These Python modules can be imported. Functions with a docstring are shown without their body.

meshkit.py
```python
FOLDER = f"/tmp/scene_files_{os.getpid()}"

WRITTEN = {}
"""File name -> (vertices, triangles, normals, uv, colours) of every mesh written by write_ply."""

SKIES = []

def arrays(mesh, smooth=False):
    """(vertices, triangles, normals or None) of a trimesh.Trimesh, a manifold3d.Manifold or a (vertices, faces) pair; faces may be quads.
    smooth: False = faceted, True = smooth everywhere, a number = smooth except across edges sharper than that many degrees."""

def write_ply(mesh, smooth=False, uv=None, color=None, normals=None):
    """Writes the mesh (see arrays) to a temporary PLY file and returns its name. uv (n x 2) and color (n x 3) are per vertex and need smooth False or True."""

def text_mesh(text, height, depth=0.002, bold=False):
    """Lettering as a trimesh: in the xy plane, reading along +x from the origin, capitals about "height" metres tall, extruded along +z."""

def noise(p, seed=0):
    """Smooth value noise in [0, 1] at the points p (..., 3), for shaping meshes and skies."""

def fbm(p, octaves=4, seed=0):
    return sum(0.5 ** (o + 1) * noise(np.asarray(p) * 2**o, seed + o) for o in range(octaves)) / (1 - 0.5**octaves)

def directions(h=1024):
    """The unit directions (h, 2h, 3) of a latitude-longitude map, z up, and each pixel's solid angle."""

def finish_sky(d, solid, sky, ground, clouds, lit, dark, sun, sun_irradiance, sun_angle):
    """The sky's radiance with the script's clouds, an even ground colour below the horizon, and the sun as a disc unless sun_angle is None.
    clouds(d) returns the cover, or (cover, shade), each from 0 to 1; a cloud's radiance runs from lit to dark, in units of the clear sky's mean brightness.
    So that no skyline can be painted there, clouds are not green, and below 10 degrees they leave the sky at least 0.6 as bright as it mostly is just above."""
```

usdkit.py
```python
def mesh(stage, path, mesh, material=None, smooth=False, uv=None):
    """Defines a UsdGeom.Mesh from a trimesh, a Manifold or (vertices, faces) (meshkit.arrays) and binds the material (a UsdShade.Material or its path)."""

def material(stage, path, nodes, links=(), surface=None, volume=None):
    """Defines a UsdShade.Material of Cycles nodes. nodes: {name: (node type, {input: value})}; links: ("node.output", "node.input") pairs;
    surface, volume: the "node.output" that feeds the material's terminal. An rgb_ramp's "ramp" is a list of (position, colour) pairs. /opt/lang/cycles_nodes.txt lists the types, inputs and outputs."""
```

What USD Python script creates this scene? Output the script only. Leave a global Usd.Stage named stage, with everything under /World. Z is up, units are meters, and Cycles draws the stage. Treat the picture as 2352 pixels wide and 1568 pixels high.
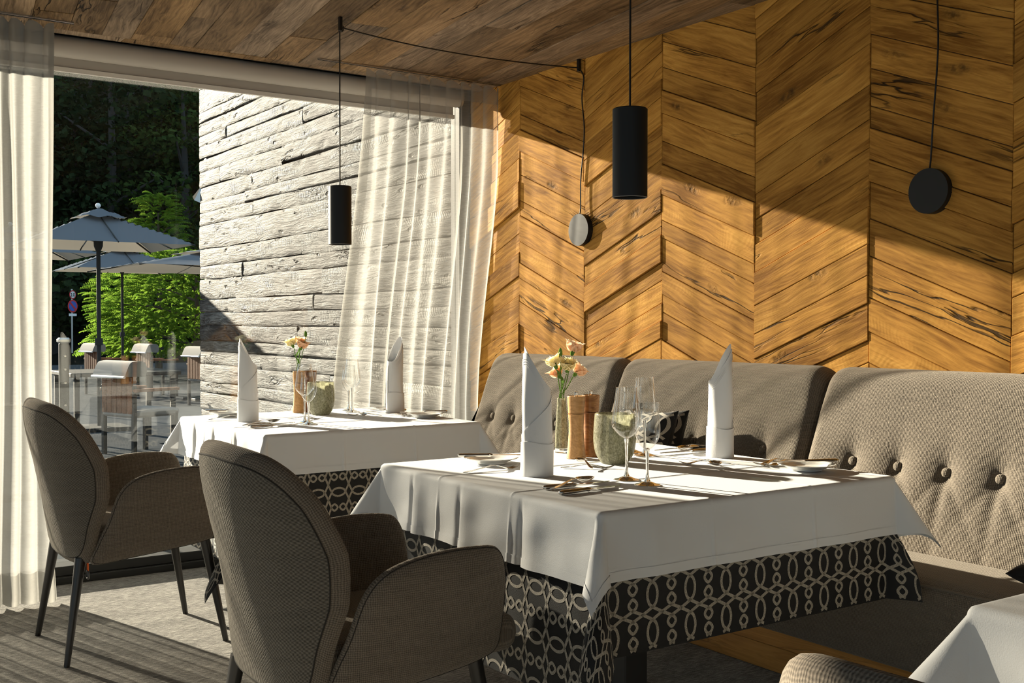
import math, random
import numpy as np, trimesh, usdkit, meshkit
from pxr import Usd, UsdGeom, UsdLux, UsdShade, Gf, Sdf
PI = math.pi
stage = Usd.Stage.CreateInMemory()
UsdGeom.SetStageUpAxis(stage, 'Z'); UsdGeom.SetStageMetersPerUnit(stage, 1.0)
UsdGeom.Xform.Define(stage, '/World')

# ---------------------------------------------------------------- camera, sky, sun, exposure
EYE = 1.22
SA, CA = 0.565, 0.825                       # the view's azimuth: sine, cosine from +Y towards +X
TILT = math.radians(1.01)
cam = UsdGeom.Camera.Define(stage, '/World/camera')
cam.CreateHorizontalApertureAttr(36.0); cam.CreateFocalLengthAttr(36.0 * 2553 / 2352); cam.CreateFStopAttr(0.0)
cam.CreateExposureAttr(-0.72)
cam.CreateClippingRangeAttr(Gf.Vec2f(0.05, 500.0))
fw = np.array([SA * math.cos(TILT), CA * math.cos(TILT), -math.sin(TILT)]); fw /= np.linalg.norm(fw)
rt = np.cross(fw, [0, 0, 1]); rt /= np.linalg.norm(rt); upv = np.cross(rt, fw)
cam.AddTransformOp().Set(Gf.Matrix4d(*rt, 0, *upv, 0, *(-fw), 0, 0, 0, EYE, 1))

sky = UsdLux.DomeLight.Define(stage, '/World/sky')
sky.CreateIntensityAttr(0.50); sky.CreateColorAttr(Gf.Vec3f(0.58, 0.80, 1.0))
sun = UsdLux.DistantLight.Define(stage, '/World/sun')
sun.CreateIntensityAttr(9.4); sun.CreateNormalizeAttr(True); sun.CreateAngleAttr(0.6); sun.CreateColorAttr(Gf.Vec3f(1.0, 0.86, 0.68))
SUN = np.array([0.27, -1.0, -0.302]); SUN /= np.linalg.norm(SUN)       # the way the sunlight travels
zz = -SUN; xx = np.cross([0, 0, 1], zz); xx /= np.linalg.norm(xx); yy = np.cross(zz, xx)
sun.AddTransformOp().Set(Gf.Matrix4d(*xx, 0, *yy, 0, *zz, 0, 0, 0, 0, 1))

# ---------------------------------------------------------------- scene helpers
USED = {}
def numbered(parent, name):
    k = (parent, name); n = USED.get(k, -1) + 1; USED[k] = n
    return f'{parent}/{name}' + (f'_{n:03d}' if n else '')
def tag(p, label=None, cat=None, group=None, kind=None):
    p = p.GetPrim() if hasattr(p, 'GetPrim') else p
    for k, v in (('label', label), ('category', cat), ('group', group), ('kind', kind)):
        if v: p.SetCustomDataByKey(k, v)
    return p
def xf(path, loc=(0, 0, 0), rz=0.0, mat=None):
    x = UsdGeom.Xform.Define(stage, path)
    if mat is not None: x.AddTransformOp().Set(Gf.Matrix4d(*np.asarray(mat, float).T.ravel()))
    else:
        x.AddTranslateOp().Set(Gf.Vec3d(*map(float, loc)))
        if rz: x.AddRotateZOp().Set(float(math.degrees(rz)))
    return x
def thing(name, label, cat, loc=(0, 0, 0), rz=0.0, group=None, kind=None, mat=None):
    x = xf(numbered('/World', name), loc, rz, mat); tag(x, label, cat, group, kind)
    return str(x.GetPath())
def part(parent, name, m, material, smooth=35, uv=None, label=None, kind=None, mat=None):
    p = usdkit.mesh(stage, numbered(parent, name), m, material, smooth=smooth, uv=uv)
    if mat is not None: UsdGeom.Xformable(p).AddTransformOp().Set(Gf.Matrix4d(*np.asarray(mat, float).T.ravel()))
    tag(p, label, kind=kind)
    return str(p.GetPath())
def solo(name, m, material, label, cat, group=None, kind=None, smooth=35, uv=None, loc=None):
    p = usdkit.mesh(stage, numbered('/World', name), m, material, smooth=smooth, uv=uv)
    if loc is not None: UsdGeom.Xformable(p).AddTranslateOp().Set(Gf.Vec3d(*map(float, loc)))
    tag(p, label, cat, group, kind); return str(p.GetPath())
def dup(src, label, loc, rz=0.0, group=None, mat=None):
    name = src.split('/')[-1]
    base = name.rsplit('_', 1)[0] if name.rsplit('_', 1)[-1].isdigit() else name
    p = stage.DefinePrim(numbered('/World', base), 'Xform')
    p.GetReferences().AddInternalReference(Sdf.Path(src)); p.SetInstanceable(True)
    x = UsdGeom.Xformable(p); x.ClearXformOpOrder()
    if mat is not None:
        x.MakeMatrixXform().Set(Gf.Matrix4d(*np.asarray(mat, float).T.ravel()))
    else:
        M = np.eye(4); c, s = math.cos(rz), math.sin(rz); M[:2, :2] = [[c, -s], [s, c]]; M[:3, 3] = loc
        x.MakeMatrixXform().Set(Gf.Matrix4d(*M.T.ravel()))
    was = stage.GetPrimAtPath(src).GetCustomData()
    tag(p, label, was.get('category'), group or was.get('group'))
    return str(p.GetPath())
def TM(loc=(0, 0, 0), rz=0, ry=0, rx=0):
    T = trimesh.transformations
    return T.translation_matrix(loc) @ T.rotation_matrix(rz, [0, 0, 1]) @ T.rotation_matrix(ry, [0, 1, 0]) @ T.rotation_matrix(rx, [1, 0, 0])

# ---------------------------------------------------------------- mesh helpers
cat_ = trimesh.util.concatenate
def tri(v, f): return trimesh.Trimesh(np.asarray(v, float), np.asarray(f, int), process=False)
def gridf(nu, nv, cu=False, cv=False, flip=False):
    F = []
    for i in range(nu if cu else nu - 1):
        for j in range(nv if cv else nv - 1):
            a, b, c, d = i * nv + j, ((i + 1) % nu) * nv + j, ((i + 1) % nu) * nv + (j + 1) % nv, i * nv + (j + 1) % nv
            F += [(a, c, b), (a, d, c)] if flip else [(a, b, c), (a, c, d)]
    return np.array(F)
def box(x0, x1, y0, y1, z0, z1, bev=0.0):
    """A box with chamfered edges."""
    if bev <= 0:
        m = trimesh.creation.box((x1 - x0, y1 - y0, z1 - z0)); m.apply_translation(((x0 + x1) / 2, (y0 + y1) / 2, (z0 + z1) / 2)); return m
    p = []
    for ax in range(3):
        lo, hi = np.array([x0, y0, z0]) + bev, np.array([x1, y1, z1]) - bev
        lo[ax] -= bev; hi[ax] += bev
        p += [(a, b, c) for a in (lo[0], hi[0]) for b in (lo[1], hi[1]) for c in (lo[2], hi[2])]
    return trimesh.convex.convex_hull(np.array(p))
def rbox(x0, x1, y0, y1, z0, z1, r, n=10):
    """A softly rounded box (superellipsoid-like inflation of a box)."""
    m = trimesh.creation.icosphere(3, 1.0); v = m.vertices
    c = np.array([x0 + x1, y0 + y1, z0 + z1]) / 2; h = np.array([x1 - x0, y1 - y0, z1 - z0]) / 2
    rr = min(r, *h)
    q = np.clip(v * 3.0, -1, 1) * (h - rr) + v * rr
    return tri(q + c, m.faces)
def tube(pts, r, n=8, cap=True):
    P = np.asarray(pts, float); R = np.broadcast_to(np.asarray(r, float), (len(P),))
    T = np.gradient(P, axis=0); T /= np.linalg.norm(T, axis=1, keepdims=True) + 1e-12
    ref = np.array([0, 0, 1.0]) if abs(T[0][2]) < .9 else np.array([1.0, 0, 0])
    V = []
    for i in range(len(P)):
        a = ref - T[i] * ref.dot(T[i]); a /= np.linalg.norm(a); b = np.cross(T[i], a); ref = a
        t = np.arange(n) / n * 2 * PI
        V.append(P[i] + R[i] * (np.cos(t)[:, None] * a + np.sin(t)[:, None] * b))
    V = np.vstack(V); F = list(map(tuple, gridf(len(P), n, cv=True)))
    if cap:
        k = len(V); V = np.vstack([V, P[0], P[-1]])
        for j in range(n):
            F.append((k, (j + 1) % n, j)); o = (len(P) - 1) * n; F.append((k + 1, o + j, o + (j + 1) % n))
    return tri(V, [(a, c, b) for a, b, c in F])
def lathe(prof, n=40):
    """Revolves (r, z) about z; a closed or open profile."""
    P = np.asarray(prof, float); t = np.arange(n) / n * 2 * PI
    V = np.stack([np.outer(np.cos(t), P[:, 0]), np.outer(np.sin(t), P[:, 0]), np.broadcast_to(P[:, 1], (n, len(P)))], -1).reshape(-1, 3)
    m = tri(V, gridf(n, len(P), cu=True)); m.merge_vertices(); m.update_faces(m.nondegenerate_faces()); return m
def catmull(pts, n=8, closed=False):
    P = np.asarray(pts, float); N = len(P); out = []
    for i in range(N if closed else N - 1):
        a, b, c, d = (P[(i + k) % N] if closed else P[min(max(i + k, 0), N - 1)] for k in (-1, 0, 1, 2))
        for t in np.arange(n) / n:
            out.append(.5 * (2 * b + (c - a) * t + (2 * a - 5 * b + 4 * c - d) * t * t + (3 * b - a - 3 * c + d) * t ** 3))
    if not closed: out.append(P[-1])
    return np.array(out)
def smoothstep(a, b, x):
    t = np.clip((np.asarray(x, float) - a) / (b - a), 0, 1); return t * t * (3 - 2 * t)
def fix(m):
    m.fix_normals(); return m

# ---------------------------------------------------------------- materials
class R(str): pass
class G:
    def __init__(s): s.N, s.L = {}, []
    def __call__(s, kind, out=None, **kw):
        name = f'n{len(s.N)}'; v = {}
        for k, x in kw.items():
            if isinstance(x, R): s.L.append((str(x), f'{name}.{k}'))
            else: v[k] = x
        s.N[name] = (kind, v)
        return R(f'{name}.{out or DEF.get(kind, "value")}')
    def o(s, r, out): return R(r.split('.')[0] + '.' + out)
    def m(s, op, a, b=0.0, c=0.0, clamp=False): return s('math', math_type=op, value1=a, value2=b, value3=c, use_clamp=clamp)
    def mix(s, fac, a, b, t='mix'): return s('mix', mix_type=t, fac=fac, color1=a, color2=b)
    def ramp(s, fac, stops): return s('rgb_ramp', fac=fac, ramp=stops)
    def rng(s, v, a, b, c=0.0, d=1.0): return s('map_range', value=v, from_min=a, from_max=b, to_min=c, to_max=d, clamp=True)
    def obj(s): return s('texture_coordinate', 'object')
    def uv(s): return s('texture_coordinate', 'UV')
    def scale(s, v, sc): return s('mapping', vector=v, scale=sc)
    def noise(s, v, scale, detail=3.0, rough=.5, dist=0.0): return s('noise_texture', 'fac', vector=v, scale=scale, detail=detail, roughness=rough, distortion=dist)
    def bump(s, h, dist, strength=1.0, **k): return s('bump', height=h, distance=dist, strength=strength, **k)
    def done(s, name, surface): return usdkit.material(stage, f'/World/Looks/{name}', s.N, s.L, surface=str(surface))
DEF = dict(math='value', mix='color', rgb_ramp='color', map_range='result', mapping='vector', bump='normal', principled_bsdf='BSDF', diffuse_bsdf='BSDF', translucent_bsdf='BSDF',
           transparent_bsdf='BSDF', glossy_bsdf='BSDF', glass_bsdf='BSDF', mix_closure='closure', add_closure='closure', layer_weight='facing', fresnel='fac', separate_xyz='x',
           combine_xyz='vector', object_info='random', voronoi_texture='distance', wave_texture='fac', white_noise_texture='value', vector_math='vector', hsv='color', geometry='position')
def plain(name, col, rough=.5, metal=0.0, **kw):
    g = G(); return g.done(name, g('principled_bsdf', base_color=col, roughness=rough, metallic=metal, **kw))

def wood(name, stops, scale=(1.6, 22, 22), seedscale=37.0, crack=.5, crackcol=(.02, .013, .008), knot=1.0, tone=(.78, 1.12), rough=.62, ringw=.22, bumpd=.0022, grey=0.0, saw=0.0, spec=.3, wavy=.35, gate=(.54, .68), kscale=1.0):
    """Planks with the grain along local x; every plank its own stretch of the log."""
    g = G(); rnd = g('object_info')
    co = g.obj(); off = g.m('multiply', rnd, seedscale)
    vec = g('vector_math', math_type='add', vector1=co, vector2=g('combine_xyz', x=off, y=g.m('multiply', rnd, 11.3), z=g.m('multiply', rnd, 5.7)))
    warp = g('noise_texture', 'color', vector=g.scale(vec, (2.2, 6, 6)), scale=1.0, detail=2.0, roughness=.5)
    vw = g('vector_math', math_type='multiply_add', vector1=warp, vector2=(.25, .065 * wavy / .35, .08), vector3=vec)
    fine = g.noise(g.scale(vw, scale), 3.0, 6.0, .62)
    ring = g.noise(g.scale(vw, (.45, 9.0, 9.0)), 1.7, 2.0, .4, 1.2)
    rings = g.m('fraction', g.m('multiply', ring, 9.0))
    ringp = g.m('absolute', g.m('subtract', rings, .5))
    a = g.m('add', g.m('multiply', fine, .62), g.m('multiply', ringp, ringw))
    broad = g.noise(g.scale(vec, (1.2, 4, 4)), 1.5, 2.0)
    a = g.m('add', a, g.m('multiply', g.m('subtract', broad, .5), .55))
    col = g.ramp(a, stops)
    # knots
    vk = g('voronoi_texture', vector=g.scale(vw, (2.4, 6.5, 6.5)), scale=kscale, randomness=1.0)
    kn = g.m('multiply', g.rng(vk, .05, .17, 1.0, 0.0), knot, clamp=True)
    kn = g.m('multiply', kn, g.rng(g.noise(g.scale(vec, (40, 40, 40)), 1.0, 3.0), .3, .62, 0.0, 1.0))
    # long checks
    cr = g.m('absolute', g.m('subtract', g.noise(g.scale(vw, (.75, 7.5, 7.5)), 1.0, 4.0, .55), .5))
    gate = g.rng(g.noise(g.scale(vec, (1.3, 5, 5)), 1.0, 1.0), gate[0], gate[1], 0.0, 1.0)
    ck = g.m('multiply', g.rng(cr, .003, .012, 1.0, 0.0), g.m('multiply', gate, crack, clamp=True))
    shade = g.rng(rnd, 0.0, 1.0, tone[0], tone[1])
    col = g('hsv', hue=.5, saturation=g.m('subtract', 1.0, g.m('multiply', g.m('fraction', g.m('multiply', rnd, 7.31)), grey)), value=shade, color=col)
    dark = g.m('maximum', g.m('multiply', kn, .85), ck)
    col = g.mix(dark, col, crackcol)
    h = g.m('subtract', g.m('add', g.m('multiply', fine, .75), g.m('multiply', broad, .5)), g.m('multiply', dark, 1.6))
    if saw:
        sw = g.m('sine', g.m('multiply', g('separate_xyz', vector=vw), 300.0))
        h = g.m('add', h, g.m('multiply', g.m('multiply', sw, saw), g.rng(broad, .5, .7)))
    return g.done(name, g('principled_bsdf', base_color=col, roughness=rough, specular_ior_level=spec, normal=g.bump(h, bumpd)))

def weave(name, c1, c2, p, rough=.9, bumpd=.0015, diag=False, noise=.5, sheen=.25):
    """Chunky two-tone woven upholstery on uv in metres."""
    g = G(); s = g('separate_xyz', vector=g.uv()); u, v = s, g.o(s, 'y')
    if diag: u, v = g.m('add', u, v), g.m('subtract', u, v)
    wv = g.noise(g.scale(g.uv(), (55, 55, 55)), 1.0, 2.0); wu = g.noise(g.scale(g.uv(), (48, 62, 55)), 1.0, 2.0)
    u, v = g.m('multiply_add', g.m('subtract', wu, .5), p * .9, u), g.m('multiply_add', g.m('subtract', wv, .5), p * .9, v)
    k = 2 * PI / p
    su, sv = g.m('sine', g.m('multiply', u, k)), g.m('sine', g.m('multiply', v, k))
    w = g.m('multiply_add', g.m('multiply', su, sv), .5, .5)
    nz = g.noise(g.scale(g.uv(), (260, 260, 260)), 1.0, 3.0, .6)
    sl = g.noise(g.scale(g.uv(), (9, 55, 9)), 1.0, 3.0, .6)
    f = g.m('add', g.m('multiply', w, 1.0 - noise), g.m('add', g.m('multiply', g.m('subtract', nz, .2), noise), g.m('multiply', g.m('subtract', sl, .5), .35)))
    col = g.mix(g.m('multiply', f, 1.0, clamp=True), c1, c2)
    h = g.m('add', w, g.m('multiply', nz, .8))
    return g.done(name, g('principled_bsdf', base_color=col, roughness=rough, specular_ior_level=.15, sheen_weight=sheen, sheen_roughness=.5, sheen_tint=(.9, .85, .75), normal=g.bump(h, bumpd)))

def linen(name, col, transl=.25, bump=.0003):
    g = G(); nz = g.noise(g.scale(g.obj(), (420, 420, 420)), 1.0, 2.0)
    n = g.bump(nz, bump)
    d = g('principled_bsdf', base_color=col, roughness=.75, specular_ior_level=.2, sheen_weight=.1, normal=n)
    t = g('translucent_bsdf', color=col)
    return g.done(name, g('mix_closure', fac=transl, closure1=d, closure2=t))

OAK = wood('oak_wall', [(.2, (.25, .108, .018)), (.38, (.50, .245, .048)), (.52, (.65, .345, .076)), (.72, (.75, .43, .118))], crack=.9, knot=.9, tone=(.80, 1.12), ringw=.12, bumpd=.0028, saw=.05, rough=.75, spec=.10, wavy=.35, gate=(.53, .65))
CEIL = wood('old_ceiling_wood', [(.2, (.10, .058, .024)), (.42, (.26, .158, .070)), (.62, (.42, .265, .122)), (.85, (.58, .385, .20))], crack=1.0, knot=.8, tone=(.62, 1.2), grey=.38, bumpd=.003, saw=.05, spec=.12)
GREYW = wood('weathered_timber', [(.30, (.030, .028, .026)), (.46, (.15, .143, .132)), (.60, (.36, .348, .325)), (.74, (.56, .545, .515))], scale=(1.5, 26, 26), crack=1.0, knot=1.0, tone=(.62, 1.2), rough=.55, bumpd=.012, saw=.12, spec=.035, wavy=.40, kscale=1.5)
PLINTH = wood('oak_plinth', [(.2, (.34, .15, .03)), (.5, (.52, .25, .055)), (.8, (.62, .33, .09))], crack=.4, knot=.3, bumpd=.001, rough=.5)
OLIVE = wood('olive_wood', [(.25, (.19, .075, .022)), (.45, (.36, .165, .055)), (.6, (.50, .26, .10)), (.8, (.60, .34, .15))], scale=(2.5, 30, 30), crack=.35, knot=.3, bumpd=.0003, rough=.42, tone=(.8, 1.1), wavy=.9)
OLIVE2 = wood('olive_wood_light', [(.25, (.38, .20, .075)), (.45, (.52, .29, .12)), (.7, (.64, .40, .19))], scale=(2.5, 30, 30), crack=.3, knot=.2, bumpd=.0003, rough=.42, tone=(.95, 1.05), wavy=.9)
BROWNW = wood('teak', [(.25, (.14, .055, .022)), (.5, (.24, .10, .045)), (.8, (.33, .16, .075))], crack=.1, knot=.1, bumpd=.0005)
CHAIRF = weave('chair_fabric', (.034, .030, .0245), (.20, .175, .142), .0092, noise=.42)
CHAIRE = weave('chair_edge_fabric', (.055, .044, .034), (.26, .215, .168), .0100, diag=True, noise=.36)
BENCHF = weave('bench_fabric', (.052, .043, .034), (.27, .225, .175), .0105, diag=True, noise=.42)
LINEN = linen('white_linen', (.65, .665, .68), .12)
NAPK = linen('napkin_linen', (.82, .82, .82), .18)
BLACKM = plain('matte_black_metal', (.012, .0125, .013), .52, specular_ior_level=.3)
LEGM = plain('leg_black', (.010, .009, .008), .33)
DARKF = plain('anthracite_frame', (.030, .031, .030), .55, specular_ior_level=.2)
STEEL = plain('polished_steel', (.62, .60, .57), .13, 1.0)
BRUSH = plain('brushed_steel', (.50, .49, .47), .32, 1.0)
PORC = plain('porcelain', (.78, .77, .74), .12)
BLIND = plain('blind_fabric', (.46, .43, .39), .8)
WHITEP = plain('white_plastic', (.75, .73, .69), .4)
ORANGE = plain('orange_tape', (.75, .13, .02), .7)
SEAM = plain('seam_shadow_thread', (.022, .018, .014), .95)
PLASTER = plain('warm_plaster', (.50, .44, .36), .85)
STONEF = plain('asphalt', (.10, .10, .10), .9)
# more materials
def _black_cloth():
    g = G(); nz = g.noise(g.scale(g.obj(), (700, 700, 700)), 1.0, 2.0)
    return g.done('black_damask', g('principled_bsdf', base_color=(.0055, .0058, .0064), roughness=.62, specular_ior_level=.3, sheen_weight=.16, sheen_roughness=.35, sheen_tint=(.75, .8, .85), normal=g.bump(nz, .0006)))
BLACKC = _black_cloth()
def _thread():
    g = G(); nz = g.noise(g.scale(g.obj(), (500, 500, 500)), 1.0, 2.0)
    return g.done('woven_motif', g('principled_bsdf', base_color=g.ramp(nz, [(.3, (.14, .125, .098)), (.7, (.42, .38, .31))]), roughness=.7, sheen_weight=.3, normal=g.bump(nz, .0012)))
MOTIF = _thread()
def _sheer(name, f0, f1):
    g = G(); s = g('separate_xyz', vector=g.obj())
    nz = g.noise(g.scale(g.obj(), (30, 30, 420)), 1.0, 2.0)
    col = (.41, .408, .392)
    cloth = g('mix_closure', fac=.58, closure1=g('diffuse_bsdf', color=col), closure2=g('translucent_bsdf', color=col))
    lw = g('layer_weight', blend=.45)
    fac = g.m('add', g.m('multiply', lw, .40), g.rng(nz, .35, .65, f0, f1), clamp=True)
    return g.done(name, g('mix_closure', fac=fac, closure1=g('transparent_bsdf', color=(1, .99, .97)), closure2=cloth))
SHEER = _sheer('sheer_voile', .33, .43); SHEER2 = _sheer('sheer_voile_dense', .58, .68)
def _pane(name, tint, mul, pw=None, ro=0.0):
    g = G()
    if pw is None: f = g.m('multiply', g('fresnel', IOR=1.5), mul, clamp=True)
    else: f = g.m('add', g.m('multiply', g.m('power', g('layer_weight', blend=.5), pw), mul), .03, clamp=True)
    return g.done(name, g('mix_closure', fac=f, closure1=g('transparent_bsdf', color=tint), closure2=g('glossy_bsdf', color=(1, 1, 1), roughness=ro)))
GLASS = _pane('window_glass', (.97, .99, .98), 0.6)
GOBLET = _pane('goblet_glass', (.965, .97, .965), .85, 2.2, .04)
def _solid_glass():
    g = G(); return g.done('stem_glass', g('glass_bsdf', color=(.98, .985, .98), roughness=0.0, IOR=1.48))
STEMG = _solid_glass()
def _green():
    g = G(); v = g('voronoi_texture', vector=g.scale(g.obj(), (300, 300, 180)), scale=1.0)
    nz = g.noise(g.scale(g.obj(), (140, 140, 90)), 1.0, 4.0, .65)
    col = g.ramp(g.m('add', g.m('multiply', nz, .8), g.m('multiply', v, .25)), [(.36, (.21, .20, .14)), (.52, (.43, .41, .31)), (.68, (.68, .65, .53))])
    d = g('principled_bsdf', base_color=col, roughness=.12, coat_weight=.5, coat_roughness=.03, normal=g.bump(nz, .0004))
    t = g('translucent_bsdf', color=col)
    a = g('mix_closure', fac=.58, closure1=d, closure2=t)
    return g.done('bubbled_green_glass', g('mix_closure', fac=.20, closure1=a, closure2=g('transparent_bsdf', color=(.8, .86, .72))))
GREENG = _green()
def _leafy(name, c1, c2, tr=.5):
    g = G(); r = g.noise(g.scale(g.obj(), (5, 5, 5)), 1.0, 2.0); col = g.mix(g.rng(r, .3, .7), c1, c2)
    return g.done(name, g('mix_closure', fac=tr, closure1=g('diffuse_bsdf', color=col), closure2=g('translucent_bsdf', color=col)))
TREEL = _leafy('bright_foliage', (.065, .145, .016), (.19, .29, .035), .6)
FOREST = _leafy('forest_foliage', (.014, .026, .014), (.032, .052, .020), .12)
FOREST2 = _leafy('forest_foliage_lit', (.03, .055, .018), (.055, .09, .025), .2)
STEMM = _leafy('flower_stem', (.10, .20, .045), (.15, .27, .06), .25)
PETAL_Y = _leafy('petal_cream', (.88, .80, .50), (.91, .86, .64), .45)
PETAL_P = _leafy('petal_peach', (.88, .60, .38), (.92, .74, .55), .45)
BARK = plain('bark', (.06, .045, .03), .9)
FARBARK = plain('far_bark', (.05, .048, .045), .9)
def _carpet():
    g = G(); co = g.obj()
    a = g.noise(g.scale(co, (26, 105, 1)), 1.0, 5.0, .7); b = g.noise(g.scale(co, (330, 330, 1)), 1.0, 2.0); c = g.noise(g.scale(co, (3, 9, 1)), 1.0, 3.0)
    f = g.m('add', g.m('add', g.m('multiply', a, .55), g.m('multiply', b, .35)), g.m('multiply', c, .15))
    col = g.ramp(f, [(.38, (.035, .034, .030)), (.5, (.15, .143, .127)), (.62, (.44, .42, .38))])
    return g.done('loop_carpet', g('principled_bsdf', base_color=col, roughness=.95, specular_ior_level=.1, sheen_weight=.25, normal=g.bump(g.m('add', a, g.m('multiply', b, .6)), .012)))
CARPET = _carpet()
def _tile():
    g = G(); nz = g.noise(g.obj(), 4.0, 5.0, .6); r = g('object_info')
    col = g.mix(nz, (.045, .05, .055), (.10, .105, .11)); col = g('hsv', hue=.5, saturation=1.0, value=g.rng(r, 0, 1, .85, 1.12), color=col)
    return g.done('terrace_stone', g('diffuse_bsdf', color=col, normal=g.bump(nz, .002)))
TILE = _tile()
def _parasol(name, c):
    g = G(); return g.done(name, g('mix_closure', fac=.22, closure1=g('diffuse_bsdf', color=c), closure2=g('translucent_bsdf', color=(.30, .27, .22))))
PARA = _parasol('parasol_canvas', (.17, .19, .22))
OUTC = plain('outdoor_cushion', (.24, .23, .215), .9)
SIGNW = plain('sign_white', (.80, .80, .80), .4); SIGNR = plain('sign_red', (.55, .02, .025), .4); SIGNB = plain('sign_blue', (.03, .10, .45), .4); SIGNK = plain('sign_black', (.02, .02, .02), .5)
SOIL = plain('forest_floor', (.012, .016, .010), .95)
LAWN = plain('terrace_ground', (.07, .07, .068), .9)
RIMG = plain('rim_grey', (.16, .15, .14), .3); WAX = plain('wax', (.80, .77, .66), .5)
# ---------------------------------------------------------------- the room
H, XW, YF, YG = 2.54, 3.48, 5.42, 5.56          # ceiling height, oak wall, inner window line, glass
rng = random.Random(11)
FLOOR = solo('floor', box(-4.2, 3.6, -4.2, YF, -.06, 0), CARPET, None, None, kind='structure', smooth=False)

def plank_prism(poly, th, ch=.0025):
    """A convex plank outline (local x, y) raised to height th with a chamfered face."""
    P = np.asarray(poly, float); n = len(P); c = P.mean(0)
    d = np.roll(P, -1, 0) - P; nn = np.stack([d[:, 1], -d[:, 0]], 1); nn /= np.linalg.norm(nn, axis=1, keepdims=True)
    Q = []
    for i in range(n):                                  # offset inwards by ch
        a, b = nn[i - 1], nn[i]; k = 1 + a.dot(b)
        Q.append(P[i] - ch * (a + b) / max(k, .15))
    Q = np.array(Q)
    V = np.vstack([np.c_[P, np.zeros(n)], np.c_[P, np.full(n, th - ch)], np.c_[Q, np.full(n, th)]])
    F = []
    for k in range(2):
        for i in range(n):
            a, b = k * n + i, k * n + (i + 1) % n; F += [(a, b, b + n), (a, b + n, a + n)]
    for i in range(1, n - 1): F.append((2 * n, 2 * n + i, 2 * n + i + 1))
    return tri(V, F)

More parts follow.
